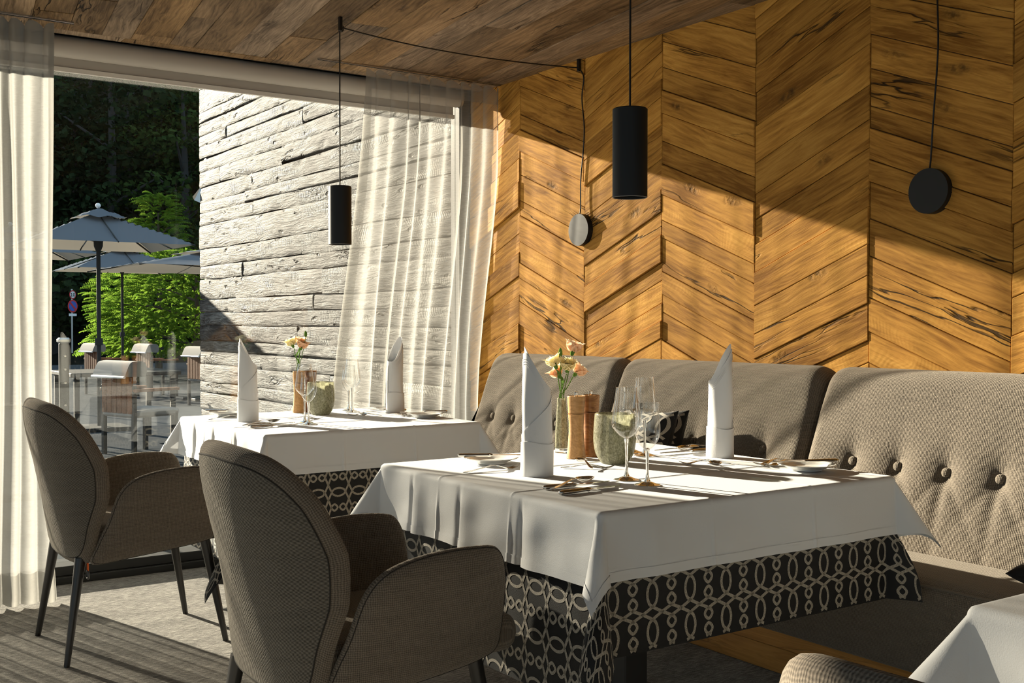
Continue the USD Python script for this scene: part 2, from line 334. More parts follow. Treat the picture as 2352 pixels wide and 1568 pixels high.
# oak chevron wall
WALLR = str(xf(numbered('/World', 'wall_right')).GetPath()); tag(stage.GetPrimAtPath(WALLR), kind='structure')
part(WALLR, 'backing', box(XW, XW + .12, -4.2, 5.6, 0, H + .3), plain('wall_backing', (.10, .06, .03), .9), smooth=False)
PITCH, SL = .5755, .398
first = 4.995
col = 0
y_hi = first + PITCH
while y_hi > -1.6:
    y_lo = y_hi - PITCH
    up = (round((first - y_lo) / PITCH) % 2 == 0)       # whether the planks rise towards smaller Y
    # column just left of the first seam rises to the right in the photograph
    s = -SL if up else SL                               # dz/dy
    z = .72 - PITCH * SL - rng.random() * .1
    ztop = H + .02
    ex = np.array([0, 1.0, s]); ex /= np.linalg.norm(ex)
    k = 0
    while z < ztop + PITCH * SL:
        w = rng.choice([.082, .105, .118, .128, .14, .155])     # vertical pitch of this board
        zc = z + w / 2
        yc = (min(y_hi, 5.50) + y_lo) / 2
        ya, yb = y_lo + .0012, min(y_hi, 5.50) - .0012
        pts = []
        zz_ = lambda y, base: base + s * (y - (y_lo + y_hi) / 2)
        quad = [(ya, zz_(ya, z + .0012)), (yb, zz_(yb, z + .0012)), (yb, zz_(yb, z + w - .0012)), (ya, zz_(ya, z + w - .0012))]
        from shapely.geometry import Polygon, box as sbox
        pg = Polygon(quad).intersection(sbox(-9, .70, 9, ztop))
        if not pg.is_empty and pg.area > 2e-4 and pg.geom_type == 'Polygon':
            Q = np.array(pg.exterior.coords)[:-1]; c0 = Q.mean(0)
            ez = np.array([-1.0, 0, 0]); ey = np.cross(ez, ex)
            loc = np.array([[np.dot([0, a - c0[0], b - c0[1]], ex), np.dot([0, a - c0[0], b - c0[1]], ey)] for a, b in Q])
            if Polygon(loc).exterior.is_ccw is False: loc = loc[::-1]
            M = np.eye(4); M[:3, 0], M[:3, 1], M[:3, 2] = ex, ey, ez; M[:3, 3] = (XW + .004, c0[0], c0[1])
            th = .004 + rng.choice([.006, .009, .013, .017, .011])
            part(WALLR, 'plank', plank_prism(loc, th, .0022), OAK, smooth=False, mat=M)
        z += w; k += 1
    y_hi = y_lo; col += 1

# ceiling of reclaimed boards, laid a little off the wall's direction
CEILP = str(xf(numbered('/World', 'ceiling')).GetPath()); tag(stage.GetPrimAtPath(CEILP), kind='structure')
part(CEILP, 'backing', box(-4.2, 3.6, -4.2, YF - .02, H + .03, H + .15), plain('ceiling_backing', (.03, .02, .012), .95), smooth=False)
az = math.radians(8.0); dx_, dy_ = math.sin(az), math.cos(az)
ex = np.array([dx_, dy_, 0]); ez = np.array([0, 0, -1.0]); ey = np.cross(ez, ex)
area = sbox(-4.2, -4.2, XW - .001, YF - .10); strip = sbox(-4.2, YF - .0985, XW - .001, YF - .015)
r = random.Random(5)
def ceil_piece(pg):
    if pg.is_empty or pg.geom_type != 'Polygon' or pg.area < 4e-4: return
    pg = pg.simplify(1e-4); Q = np.array(pg.exterior.coords)[:-1]; c0 = Q.mean(0)
    loc = np.array([[np.dot([a - c0[0], b - c0[1], 0], ex), np.dot([a - c0[0], b - c0[1], 0], ey)] for a, b in Q])
    if not Polygon(loc).exterior.is_ccw: loc = loc[::-1]
    M = np.eye(4); M[:3, 0], M[:3, 1], M[:3, 2] = ex, ey, ez; M[:3, 3] = (c0[0], c0[1], H + .022)
    part(CEILP, 'plank', plank_prism(loc, .016 + r.random() * .006, .002), CEIL, smooth=False, mat=M)
w = -6.0
while w < 6.5:
    ww = r.choice([.115, .13, .145, .16, .18]); l = -9.0 + r.random() * 2
    while l < 9.0:
        ll = r.uniform(1.3, 2.9)
        q = [(l + .0008, w + .0008), (l + ll - .0008, w + .0008), (l + ll - .0008, w + ww - .0008), (l + .0008, w + ww - .0008)]
        pg = Polygon([(dx_ * a + ey[0] * b, dy_ * a + ey[1] * b) for a, b in q])
        ceil_piece(pg.intersection(area)); l += ll
    w += ww
xx_ = -4.2
while xx_ < XW:
    l = r.uniform(.3, .9); q = sbox(xx_ + .001, YF - .0985, min(xx_ + l, XW) - .001, YF - .018); ceil_piece(q); xx_ += l

# window wall
WALLF = str(xf(numbered('/World', 'wall_front')).GetPath()); tag(stage.GetPrimAtPath(WALLF), kind='structure')
part(WALLF, 'lintel', box(-4.2, 3.6, YF - .015, YG + .25, 2.60, 2.95), DARKF, smooth=False)
part(WALLF, 'recess_lining', box(-4.2, XW, YF - .012, YF - .004, 2.545, 2.62), DARKF, smooth=False)
part(WALLF, 'side_pier', box(-4.2, -2.2, YF, YG + .25, -.06, 2.61), PLASTER, smooth=False)
WIN = str(xf(numbered('/World', 'window_1')).GetPath()); tag(stage.GetPrimAtPath(WIN), kind='structure')
part(WIN, 'bottom_rail', box(-2.2, XW, YF, YG + .06, -.02, .033, .003), DARKF)
part(WIN, 'sill_profile', box(-2.2, XW, YF + .028, YG + .08, .0335, .078, .003), DARKF)
part(WIN, 'frame', box(XW - .075, XW + .01, YG - .05, YG + .05, .078, 2.60, .004), DARKF)
part(WIN, 'frame', box(-2.2, -2.14, YG - .05, YG + .05, .078, 2.60, .004), DARKF)
part(WIN, 'top_rail', box(-2.2, XW, YG - .04, YG + .06, 2.52, 2.60, .003), DARKF)
part(WIN, 'pane', box(-2.14, XW - .075, YG - .004, YG + .004, .078, 2.52), GLASS, smooth=False)

# roller blind under the recess
rb = thing('roller_blind', 'rolled-up beige roller blind running along the top of the window', 'blind', (0, 0, 0))
a = np.linspace(0, 2 * PI, 40, endpoint=False)
def bar_x(x0, x1, prof):
    P = np.asarray(prof, float); n = len(P)
    V = np.vstack([np.c_[np.full(n, x0), P], np.c_[np.full(n, x1), P], [[x0, *P.mean(0)], [x1, *P.mean(0)]]])
    F = []
    for i in range(n): j = (i + 1) % n; F += [(i, j, n + j), (i, n + j, n + i), (2 * n, j, i), (2 * n + 1, n + i, n + j)]
    return fix(tri(V, F))
part(rb, 'roll', bar_x(-2.1, 3.37, np.c_[5.472 + .050 * np.cos(a), 2.502 + .050 * np.sin(a)]), BLIND)
part(rb, 'fabric_drop', bar_x(-2.1, 3.36, [(5.508, 2.412), (5.512, 2.412), (5.512, 2.49), (5.508, 2.49)]), BLIND, smooth=False)
part(rb, 'bottom_bar', bar_x(-2.1, 3.365, [(5.500, 2.392), (5.520, 2.392), (5.520, 2.413), (5.500, 2.413)]), WHITEP, smooth=False)
part(rb, 'bracket', bar_x(3.372, 3.386, np.c_[5.472 + .046 * np.cos(a), 2.512 + .062 * np.sin(a)]), BRUSH)

# the far sides of the room, which the window glass mirrors
WB = str(xf(numbered('/World', 'wall_back')).GetPath()); tag(stage.GetPrimAtPath(WB), kind='structure')
for q in [(-4.2, -3.4, 0, H), (.81, 3.6, 0, H), (-3.4, .81, 0, .35), (-3.4, .81, 2.38, H)]:
    part(WB, 'section', box(q[0], q[1], -4.2, -4.05, q[2], q[3]), PLASTER, smooth=False)
W2 = str(xf(numbered('/World', 'window_2')).GetPath()); tag(stage.GetPrimAtPath(W2), kind='structure')
for x in (-3.4, -1.33, .75):
    part(W2, 'frame', box(x, x + .06, -4.18, -4.1, .35, 2.38, .004), DARKF)
for x in (-3.34, -1.27): part(W2, 'pane', box(x, x + 2.01, -4.15, -4.142, .35, 2.38), GLASS, smooth=False)
WL = str(xf(numbered('/World', 'wall_left')).GetPath()); tag(stage.GetPrimAtPath(WL), kind='structure')
for q in [(-4.2, -3.2, 0, H), (4.6, 5.6, 0, H), (-3.2, 4.6, 0, .35), (-3.2, 4.6, 2.38, H)]:
    part(WL, 'section', box(-4.2, -4.05, q[0], q[1], q[2], q[3]), PLASTER, smooth=False)
W3 = str(xf(numbered('/World', 'window_3')).GetPath()); tag(stage.GetPrimAtPath(W3), kind='structure')
for y in (-3.2, -.62, 1.96, 4.54): part(W3, 'frame', box(-4.18, -4.1, y, y + .06, .35, 2.38, .004), DARKF)
for y in (-3.14, -.56, 2.02): part(W3, 'pane', box(-4.15, -4.142, y, y + 2.52, .35, 2.38), GLASS, smooth=False)

# curtains and their tracks
def track(x0, x1, label):
    t = thing('curtain_track', label, 'curtain track')
    part(t, 'rail', box(x0, x1, 5.155, 5.175, H - .006, H + .004, .001), plain('track_grey', (.22, .21, .2), .4) if 'pale' in label else BRUSH)
    part(t, 'groove', box(x0, x1, 5.161, 5.169, H - .0075, H - .0055), LEGM, smooth=False)
track(2.36, 3.46, 'slim metal curtain track on the ceiling above the oak wall corner curtain')
track(-1.4, 1.19, 'slim metal curtain track on the ceiling above the curtain beside the rear chair')
def curtain(name, label, top, bot, yt, yb, npl, seed, z0=.012, bulge=0.0, voile=SHEER):
    rr = np.random.default_rng(seed)
    nu, nv = npl * 14, 60
    u = np.linspace(0, 1, nu); v = np.linspace(0, 1, nv)                       # v: 0 floor, 1 ceiling
    U, V = np.meshgrid(u, v, indexing='ij')
    ph = 2 * PI * npl * (u + .012 * np.sin(2 * PI * u * 2.3 + 1)) + rr.uniform(0, 6)
    base = np.sin(ph)
    low = np.sin(ph * .5 + 1.3) * .6 + np.sin(ph + .9 * np.sin(u * 9 + seed)) * .8
    A = .020 * smoothstep(.9, 1, V) + (.030 + .012 * np.sin(u * 17 + seed)[:, None]) * (1 - smoothstep(.9, 1, V))
    pinch = np.abs(np.sin(ph / 2 + PI / 4)) ** .6 * 2 - 1
    off = A * (pinch[:, None] * smoothstep(.75, 1, V) + (base[:, None] * .7 + low[:, None] * .5) * (1 - smoothstep(.75, 1, V)))
    X = (bot[0] + (top[0] - bot[0]) * V ** .8) * (1 - U) + (bot[1] + (top[1] - bot[1]) * V) * U
    X += .006 * np.cos(ph)[:, None] * (1 - V) + .008 * np.sin(5 * V + U * 20 + seed)
    Y = yb + (yt - yb) * smoothstep(.25, .95, V) + off + .012 * np.sin(7 * V + 11 * U) * (1 - V)
    Y += -bulge * smoothstep(.06, 0, V)
    Z = z0 + (H - .030 - z0) * V + .021 * pinch[:, None] * smoothstep(.955, 1, V)
    Z = np.minimum(Z, H - .007)
    M = tri(np.stack([X, Y, Z], -1).reshape(-1, 3), gridf(nu, nv))
    t = thing(name, label, 'curtain')
    part(t, 'fabric', M, voile, smooth=True)
    def band(i0, i1, j0, j1, lift):
        i1, j1 = min(i1, nu), min(j1, nv)
        S = np.stack([X, Y + lift, Z], -1)[i0:i1, j0:j1]; return tri(S.reshape(-1, 3), gridf(i1 - i0, j1 - j0))
    part(t, 'heading_tape', band(0, nu, nv - 3, nv, -.0015), voile, smooth=True)
    part(t, 'hem', band(0, nu, 0, 4, -.0015), voile, smooth=True)
    part(t, 'side_hem', band(0, 6, 0, nv, -.0015), voile, smooth=True)
    part(t, 'side_hem', band(nu - 6, nu, 0, nv, -.0015), voile, smooth=True)
    return t
curtain('sheer_curtain', 'gathered white sheer curtain hanging at the oak wall corner behind the far table', (2.63, 3.455), (2.50, 3.45), 5.165, 5.368, 10, 3)
curtain('sheer_curtain', 'white sheer curtain falling to the carpet beside the rear armchair', (.10, 1.105), (.08, 1.09), 5.165, 5.12, 15, 8, bulge=.03, voile=SHEER2)
# ---------------------------------------------------------------- banquette bench along the oak wall
BZ = [1.61 - 1.185, 1.61, 2.795, 3.985, 5.085]       # joints between the back panels, from the camera's side to the window
BZ = [-.76, .425] + BZ[1:]
prof = catmull([(3.13, .43), (3.165, .55), (3.205, .68), (3.25, .80), (3.29, .91), (3.315, .98), (3.338, 1.022), (3.372, 1.046), (3.41, 1.051), (3.438, 1.046), (3.452, 1.03), (3.455, 1.0), (3.455, .8), (3.455, .43)], 4)
bench = thing('banquette', 'long taupe upholstered banquette with button-tufted backrest along the oak wall', 'bench')
def back_panel(ya, yb):
    W = yb - ya; ny = 150
    e = .5 * (1 - np.cos(np.linspace(0, PI, 23)))[:12] * .14
    ys = np.concatenate([ya + e[:-1], np.linspace(ya + e[-1], yb - e[-1], ny), yb - e[:-1][::-1]])
    # length along the profile, for a denser grid
    seg = np.r_[0, np.cumsum(np.linalg.norm(np.diff(prof, axis=0), axis=1))]
    t = np.linspace(0, seg[-1], 110); PX, PZ = np.interp(t, seg, prof[:, 0]), np.interp(t, seg, prof[:, 1])
    Y, X = np.meshgrid(ys, PX, indexing='ij'); Z = np.meshgrid(ys, PZ, indexing='ij')[1]; Tt = np.meshgrid(ys, t, indexing='ij')[1]
    d = np.minimum(Y - ya, yb - Y); q = np.clip(1 - d / .055, 0, 1); rd = 1 - np.sqrt(np.clip(1 - q * q, 0, 1))
    front = smoothstep(3.46, 3.40, X)
    X = X + .060 * rd * front
    Z = Z - .065 * np.clip(1 - np.sqrt(np.clip(1 - np.clip(1 - d / .085, 0, 1) ** 2, 0, 1)), 0, 1) * smoothstep(.86, 1.03, Z)
    yc = (ya + yb) / 2; nb = 5
    bt = [yc + (k - 2) * .190 for k in range(5)]
    zb = .725
    fr = smoothstep(3.36, 3.33, X)
    for b in bt:
        r2 = (Y - b) ** 2 + (Z - zb) ** 2
        X = X + fr * (.012 * np.exp(-r2 / .02 ** 2) + .015 * np.exp(-r2 / .06 ** 2))
        for a0, amp in ((0, .013), (.75, .006), (-.75, .006)):
            yy_ = (Y - b) - (zb - Z) * a0
            X = X + fr * amp * np.exp(-(yy_ / .020) ** 2) * smoothstep(0, .03, zb - Z) * np.exp(-np.clip(zb - Z, 0, 9) / .13)
        X = X + fr * .006 * np.exp(-((Y - b) / .035) ** 2) * smoothstep(0, .03, Z - zb) * np.exp(-np.clip(Z - zb, 0, 9) / .08)
    X = X + fr * .003 * np.sin(Y * 9 + Z * 5) * np.cos(Z * 8 + Y * 3)
    X = np.minimum(X, 3.455)
    V = np.stack([X, Y, Z], -1)
    m = tri(V.reshape(-1, 3), gridf(len(ys), len(t), flip=True))
    uv = np.stack([Y, Tt], -1).reshape(-1, 2)
    p = part(bench, 'backrest', m, BENCHF, smooth=True, uv=uv)
    for b in bt:
        i = np.abs(ys - b).argmin(); j = np.argmin(np.where(X[i] < 3.36, np.abs(Z[i] - zb), 9))
        c = trimesh.creation.icosphere(2, 1.0); c.vertices *= (.009, .0165, .0165)
        c.apply_transform(TM((X[i, j] - .008, b, zb), ry=.32))
        part(p, 'button', c, BENCHF, smooth=True, uv=c.vertices[:, 1:])
    s = [(x - .0, ya + .004, z) for x, z in zip(X[9, :70:3], Z[9, :70:3])]
for ya, yb in zip(BZ[:-1], BZ[1:]): back_panel(ya + .002, yb - .002)
seatp = catmull([(3.16, .40), (3.15, .462), (3.05, .468), (2.90, .466), (2.85, .460), (2.825, .446), (2.815, .42), (2.822, .39), (2.84, .34), (2.875, .22), (2.892, .16), (2.93, .156)], 4)
def sweep_y(P, ya, yb, n=12):
    ys = np.linspace(ya, yb, n); s = np.r_[0, np.cumsum(np.linalg.norm(np.diff(P, axis=0), axis=1))]
    V = np.stack([np.broadcast_to(P[:, 0], (n, len(P))), np.repeat(ys[:, None], len(P), 1), np.broadcast_to(P[:, 1], (n, len(P)))], -1)
    uv = np.stack([np.repeat(ys[:, None], len(P), 1), np.broadcast_to(s, (n, len(P)))], -1).reshape(-1, 2)
    return tri(V.reshape(-1, 3), gridf(n, len(P))), uv
for ya, yb in zip(BZ[:-1], BZ[1:]):
    m, uv = sweep_y(seatp, ya + .001, yb - .001)
    p = part(bench, 'seat', m, BENCHF, smooth=True, uv=uv)
    part(p, 'piping', tube([(2.8225, ya + .001, .449), (2.8225, yb - .001, .449)], .0035, 6), BENCHF, smooth=True, uv=np.zeros((14, 2)))
part(bench, 'end_panel', fix(tri(*(lambda P: (np.vstack([np.c_[P[:, 0], np.full(len(P), y), P[:, 1]] for y in (5.0855, 5.090)]), np.vstack([[(0, i, i + 1) for i in range(1, len(P) - 1)], [(len(P), len(P) + i + 1, len(P) + i) for i in range(1, len(P) - 1)], [(i, (i + 1) % len(P), len(P) + i) for i in range(len(P))], [((i + 1) % len(P), len(P) + (i + 1) % len(P), len(P) + i) for i in range(len(P))]])))(np.array([(2.90, .16), (2.83, .45), (3.18, .455), (3.40, .98), (3.455, .99), (3.455, .16)])))), CHAIRF, smooth=False)
L = -.76; k = 0
while L < 5.08:
    e = min(L + [1.9, 2.2, 1.75][k % 3], 5.08)
    M = np.eye(4); M[:3, 0], M[:3, 1], M[:3, 2] = (0, 1, 0), (0, 0, 1), (1, 0, 0)
    for z0, z1 in ((.002, .089), (.090, .156)):
        M2 = M.copy(); M2[:3, 3] = (2.93, (L + e) / 2, (z0 + z1) / 2); l = (e - L) / 2 - .001
        part(bench, 'plinth_board', box(-l, l, -(z1 - z0) / 2, (z1 - z0) / 2, 0, .02, .0015), PLINTH, smooth=False, mat=M2)
    L = e; k += 1

# ---------------------------------------------------------------- tablecloths
def bez(t, c):
    a, b = 3 * (1 - t) ** 2 * t, 3 * (1 - t) * t ** 2
    return (a + .3 * b) * c * .86, (b + .3 * a) * c * .86
def drape(s, t, ax, ay, T, r=.016, out=.05, c=1.05, folds=(), grow=False):
    """A cloth lying on a table top (half sizes ax, ay) and hanging over its edges: cloth coordinates to points."""
    s, t = np.asarray(s, float), np.asarray(t, float)
    sx, sy = np.where(s < 0, -1.0, 1.0), np.where(t < 0, -1.0, 1.0)
    p, q = np.maximum(np.abs(s) - ax + r, 0), np.maximum(np.abs(t) - ay + r, 0)
    l = np.hypot(p, q); ph = np.arctan2(q, p); tt = np.where(l > 1e-9, ph / (PI / 2), 0)
    hx, hy = np.where(l > 1e-9, np.cos(ph), 0), np.where(l > 1e-9, np.sin(ph), 0)
    if grow: c = c * smoothstep(grow[0], grow[1], l)
    b = bez(tt, c); dxx, dyy = b[0] + out * hx, b[1] + out * hy
    nn = np.sqrt(dxx ** 2 + dyy ** 2 + 1); dxx, dyy, dz = dxx / nn, dyy / nn, -1 / nn
    la = np.minimum(l, r * PI / 2); lb = np.maximum(l - r * PI / 2, 0)
    ha, za = r * np.sin(la / r), r * (1 - np.cos(la / r))
    x = np.clip(np.abs(s), 0, ax - r) + hx * ha + dxx * lb
    y = np.clip(np.abs(t), 0, ay - r) + hy * ha + dyy * lb
    z = T - za + dz * lb
    x, y = x * sx, y * sy
    # deep soft folds on the hanging sides: (side axis, side sign, place along, width, depth)
    for axis, sg, u0, w, dep in folds:
        along, hang, side = (t, p, sx) if axis == 0 else (s, q, sy)
        other = (np.abs(t) - ay) if axis == 0 else (np.abs(s) - ax)
        g = np.exp(-((along - u0) / w) ** 2) * smoothstep(.0, .10, hang) * (side == sg) * smoothstep(.02, -.05, other) * dep
        if axis == 0: x = x + g * sg
        else: y = y + g * sg
    return x, y, z
def crease(s, t, z, lines, amp=.0022, w=.005):
    for axis, u in lines:
        z = z + amp * np.exp(-(((s if axis == 0 else t) - u) / w) ** 2)
    return z
def axis_pts(half, a, n_in, n_out):
    e = np.linspace(0, 1, n_out); lo, half = half if isinstance(half, tuple) else (half, half)
    return np.unique(np.r_[-(a - .02) - (lo - a + .02) * e, np.linspace(-(a - .02), a - .02, n_in), (a - .02) + (half - a + .02) * e])
def white_cloth(path, a, half, T, folds, lines, seed, mat=LINEN, c=1.05, out=.05, hem=.024):
    s = axis_pts(half[0], a[0], 90, 46); t = axis_pts(half[1], a[1], 90, 46)
    for u in [l[1] for l in lines if l[0] == 0] + [f[2] for f in folds if f[0] == 1]: s = np.union1d(s, u + np.linspace(-.02, .02, 11))
    for u in [l[1] for l in lines if l[0] == 1] + [f[2] for f in folds if f[0] == 0]: t = np.union1d(t, u + np.linspace(-.02, .02, 11))
    S, Q = np.meshgrid(s, t, indexing='ij')
    def f(S, Q, lift=0.0):
        x, y, z = drape(S, Q, a[0], a[1], T, out=out, c=c, folds=folds)
        z = crease(S, Q, z, lines)
        w = .0028 * np.sin(S * 13 + seed) * np.sin(Q * 11 + seed * 2) + .0016 * np.sin(S * 29 + Q * 17 + seed)
        edge = np.maximum(np.abs(S) - a[0], np.abs(Q) - a[1]); hang = smoothstep(.01, .12, edge)
        x = x + w * hang * 1.4; y = y + w * hang * 1.4
        pr = 0
        for ax_, u in lines:
            d = S - u if ax_ == 0 else Q - u
            pr = pr + np.exp(-(d / .006) ** 2) * .004 * hang
        nx = np.where(np.abs(S) - a[0] > np.abs(Q) - a[1], np.sign(S), 0); ny = np.where(nx == 0, np.sign(Q), 0)
        return x + pr * nx + lift * nx, y + pr * ny + lift * ny, z + lift * (edge < 0)
    x, y, z = f(S, Q)
    part(path, 'cloth', tri(np.stack([x, y, z], -1).reshape(-1, 3), gridf(len(s), len(t))), mat, smooth=True)
    # the stitched hem: a folded-over strip proud of the cloth, on each side
    for ax_ in (0, 1):
        for sg in (-1, 1):
            hh = half[ax_]; hh = hh[(sg + 1) // 2] if isinstance(hh, tuple) else hh; w = np.linspace(hh - hem, hh, 4)
            o = t if ax_ == 0 else s
            A, B = np.meshgrid(sg * w, o, indexing='ij')
            x, y, z = f(A, B, .0022) if ax_ == 0 else f(B, A, .0022)
            part(path, 'hem', tri(np.stack([x, y, z], -1).reshape(-1, 3), gridf(4, len(o), flip=(sg < 0) != (ax_ == 1))), mat, smooth=True)
PP, QQ = .126, .093
def motif(n=7):
    """One closed strand of the woven pattern: two half lenses joined by strands that cross and loop."""
    P, Q = PP, QQ; h, b = .33 * Q, .0165
    top = [(-b, 0), (-.0115, .22 * Q), (0, h), (.25 * P, .5 * Q), (.45 * P, .615 * Q), (.565 * P, .70 * Q), (.600 * P, .82 * Q), (.5 * P, .945 * Q), (.400 * P, .82 * Q), (.435 * P, .70 * Q), (.55 * P, .615 * Q), (.75 * P, .5 * Q), (P, h), (P + .0115, .22 * Q)]
    bot = [(P - x, -y) for x, y in top]
    return catmull(np.array(top + bot), n, closed=True)
MOT = motif()
def ribbons(path, f, half, a, turned=False, w=.0041, lift=.0009, skip=None, scale=1.0, sides_only=True, label=None):
    V, F = [], []; n0 = 0
    M = MOT * scale; Pp, Qq = PP * scale, QQ * scale
    T = np.roll(M, -1, 0) - np.roll(M, 1, 0); T /= np.linalg.norm(T, axis=1, keepdims=True); N = np.stack([-T[:, 1], T[:, 0]], 1)
    half = [h if isinstance(h, tuple) else (h, h) for h in half]; mx = [max(h) for h in half]
    hx, hy = mx[::-1] if turned else mx
    for i in range(int(-hx / Pp) - 2, int(hx / Pp) + 2):
        for j in range(int(-hy / Qq) - 2, int(hy / Qq) + 2):
            C = M + (i * Pp, j * Qq)
            E = np.concatenate([C - N * w * scale, C + N * w * scale])
            if turned: E = E[:, ::-1]
            n = len(M)
            ins = (E[:, 0] > .002 - half[0][0]) & (E[:, 0] < half[0][1] - .002) & (E[:, 1] > .002 - half[1][0]) & (E[:, 1] < half[1][1] - .002)
            if sides_only: ins &= (np.abs(E[:, 0]) > a[0] + .05) | (np.abs(E[:, 1]) > a[1] + .05)
            ok = ins[:n] & ins[n:]
            if not ok.any(): continue
            e = 1e-3
            S, Q = E[:, 0], E[:, 1]
            P0 = np.stack(f(S, Q), -1); Pu = np.stack(f(S + e, Q), -1) - P0; Pv = np.stack(f(S, Q + e), -1) - P0
            nn = np.cross(Pu, Pv); nn /= np.linalg.norm(nn, axis=1, keepdims=True) + 1e-15
            V.append(P0 + nn * lift)
            for k in range(n):
                k2 = (k + 1) % n
                if ok[k] and ok[k2]: F += [(n0 + k, n0 + k2, n0 + n + k2), (n0 + k, n0 + n + k2, n0 + n + k)]
            n0 += 2 * n
    m = tri(np.vstack(V), F); m.remove_unreferenced_vertices()
    part(path, 'woven_motif', m, MOTIF, smooth=True, label=label, kind='stuff')
def dark_cloth(path, a, half, T, folds, c=.9, out=.02, turned=False, grow=(.03, .34)):
    s = axis_pts(half[0], a[0], 30, 44); t = axis_pts(half[1], a[1], 30, 44)
    for fo in folds:
        if fo[0] == 0: t = np.union1d(t, fo[2] + np.linspace(-.05, .05, 15))
        else: s = np.union1d(s, fo[2] + np.linspace(-.05, .05, 15))
    S, Q = np.meshgrid(s, t, indexing='ij')
    f = lambda S, Q: drape(S, Q, a[0], a[1], T, r=.012, out=out, c=c, folds=folds, grow=grow)
    part(path, 'cloth', tri(np.stack(f(S, Q), -1).reshape(-1, 3), gridf(len(s), len(t))), BLACKC, smooth=True)
    ribbons(path, f, half, a, turned)

TT = .772                                     # height of the dressed table tops
def table(cx, cy, hx, hy, where):
    t = thing('dining_table', f'black pedestal dining table under layered cloths, {where}', 'table', (cx, cy, 0))
    part(t, 'table_top', box(-hx + .012, hx - .012, -hy + .012, hy - .012, .735, .765, .004), plain_black)
    part(t, 'column', box(-.045, .045, -.045, .045, .014, .735, .004), plain_black)
    part(t, 'base_plate', box(-.28, .28, -.28, .28, 0, .014, .004), plain_black)
    return t
plain_black = plain('black_powder_coat', (.012, .012, .012), .5)
T1, T2, T3 = (2.195, 2.585), (2.19, 4.715), (2.15, .49)
table(*T1, .528, .528, 'nearest to the hanging black lamp'); table(*T2, .488, .503, 'close to the window'); table(*T3, .555, .54, 'at the lower corner of the view')
LINES = [(0, -.19), (0, .19), (1, -.185), (1, .185)]
# middle table
d = thing('damask_undercloth', 'black undercloth with woven beige loops under the white cloth, full width in view', 'tablecloth', (*T1, 0))
dark_cloth(d, (.536, .536), ((.536 + .48, .536 + .10), .536 + .345), TT - .006, [], c=.74, out=.02)
w_ = thing('white_tablecloth', 'white linen tablecloth with pointed corners on the table nearest to the hanging lamp', 'tablecloth', (*T1, 0))
white_cloth(w_, (.556, .556), (.556 + .175, .556 + .16), TT, [(0, -1, .335, .012, -.010), (0, -1, .30, .04, .012), (0, -1, .065, .014, -.011), (0, -1, .03, .05, .013), (0, -1, -.235, .011, -.010), (0, -1, -.29, .05, .011), (1, -1, -.40, .05, .008)], LINES, 1)
# table by the window
d = thing('damask_undercloth', 'black undercloth with beige loops below the window table\'s white cloth', 'tablecloth', (*T2, 0))
dark_cloth(d, (.496, .511), ((.496 + .58, .496 + .10), (.511 + .42, .511 + .20)), TT - .006, [], turned=True, c=1.4, out=.02, grow=(.2, .6))
w_ = thing('white_tablecloth', 'white linen tablecloth on the table close to the window', 'tablecloth', (*T2, 0))
white_cloth(w_, (.516, .531), (.516 + .17, (.531 + .16, .531 + .09)), TT, [(0, -1, .30, .014, -.010), (0, -1, .05, .014, -.010), (0, -1, -.22, .014, -.010), (0, -1, -.30, .05, .010)], [(0, -.17), (0, .17), (1, -.17), (1, .17)], 2)
# table at the lower right
w_ = thing('white_tablecloth', 'white linen tablecloth of which one draped corner shows at the lower edge', 'tablecloth', (*T3, 0))
white_cloth(w_, (.568, .554), ((.568 + .30, .568 + .13), .554 + .30), TT, [(0, -1, .40, .06, .02)], [(0, -.2), (0, .2), (1, -.185), (1, .185)], 3, c=1.25, out=.06)

# ---------------------------------------------------------------- cushions
def cushion(label, size, M, seed, th=.075, group=None):
    t = thing('cushion', label, 'cushion', mat=M)
    n = 40; u = np.linspace(-1, 1, n); U, V = np.meshgrid(u, u, indexing='ij')
    def f(S, Q, sg=1.0):
        a, b = np.clip(S / size, -1, 1), np.clip(Q / size, -1, 1)
        pull = 1 - .085 * (1 - b * b) * a * a * 1.0
        pul2 = 1 - .085 * (1 - a * a) * b * b * 1.0
        z = th * np.power(np.clip((1 - a ** 2) * (1 - b ** 2), 0, 1), .42) + .004 * np.sin(a * 7 + seed) * np.sin(b * 6 + 2 * seed) * (1 - a * a) * (1 - b * b)
        return S * pull, Q * pul2, sg * z
    for sg in (1, -1):
        p = np.stack(f(U * size, V * size, sg), -1).reshape(-1, 3)
        part(t, 'cover', tri(p, gridf(n, n, flip=sg < 0)), BLACKC, smooth=True)
    ribbons(t, lambda S, Q: f(S, Q, 1), (size, size), (0, 0), False, scale=1.35, sides_only=False)
    return t
def frame_mat(o, ex, ez):
    ex = np.array(ex, float); ex /= np.linalg.norm(ex); ez = np.array(ez, float); ez -= ex * ez.dot(ex); ez /= np.linalg.norm(ez)
    M = np.eye(4); M[:3, 0], M[:3, 1], M[:3, 2], M[:3, 3] = ex, np.cross(ez, ex), ez, o; return M
cushion('black patterned cushion leaning on the bench behind the wine glasses, in front of its twin', .20, frame_mat((2.925, 3.42, .672), (.06, -1, .08), (-1, -.1, .45)), 1)
cushion('black patterned cushion leaning on the bench, half hidden behind its twin', .20, frame_mat((3.085, 3.53, .665), (.06, -1, .04), (-1, -.1, .40)), 2)
cushion('black patterned cushion lying on the bench seat at the edge of the view', .20, frame_mat((2.930, 1.475, .562), (-.06, -1, .0), (-.05, .0, 1)), 3)
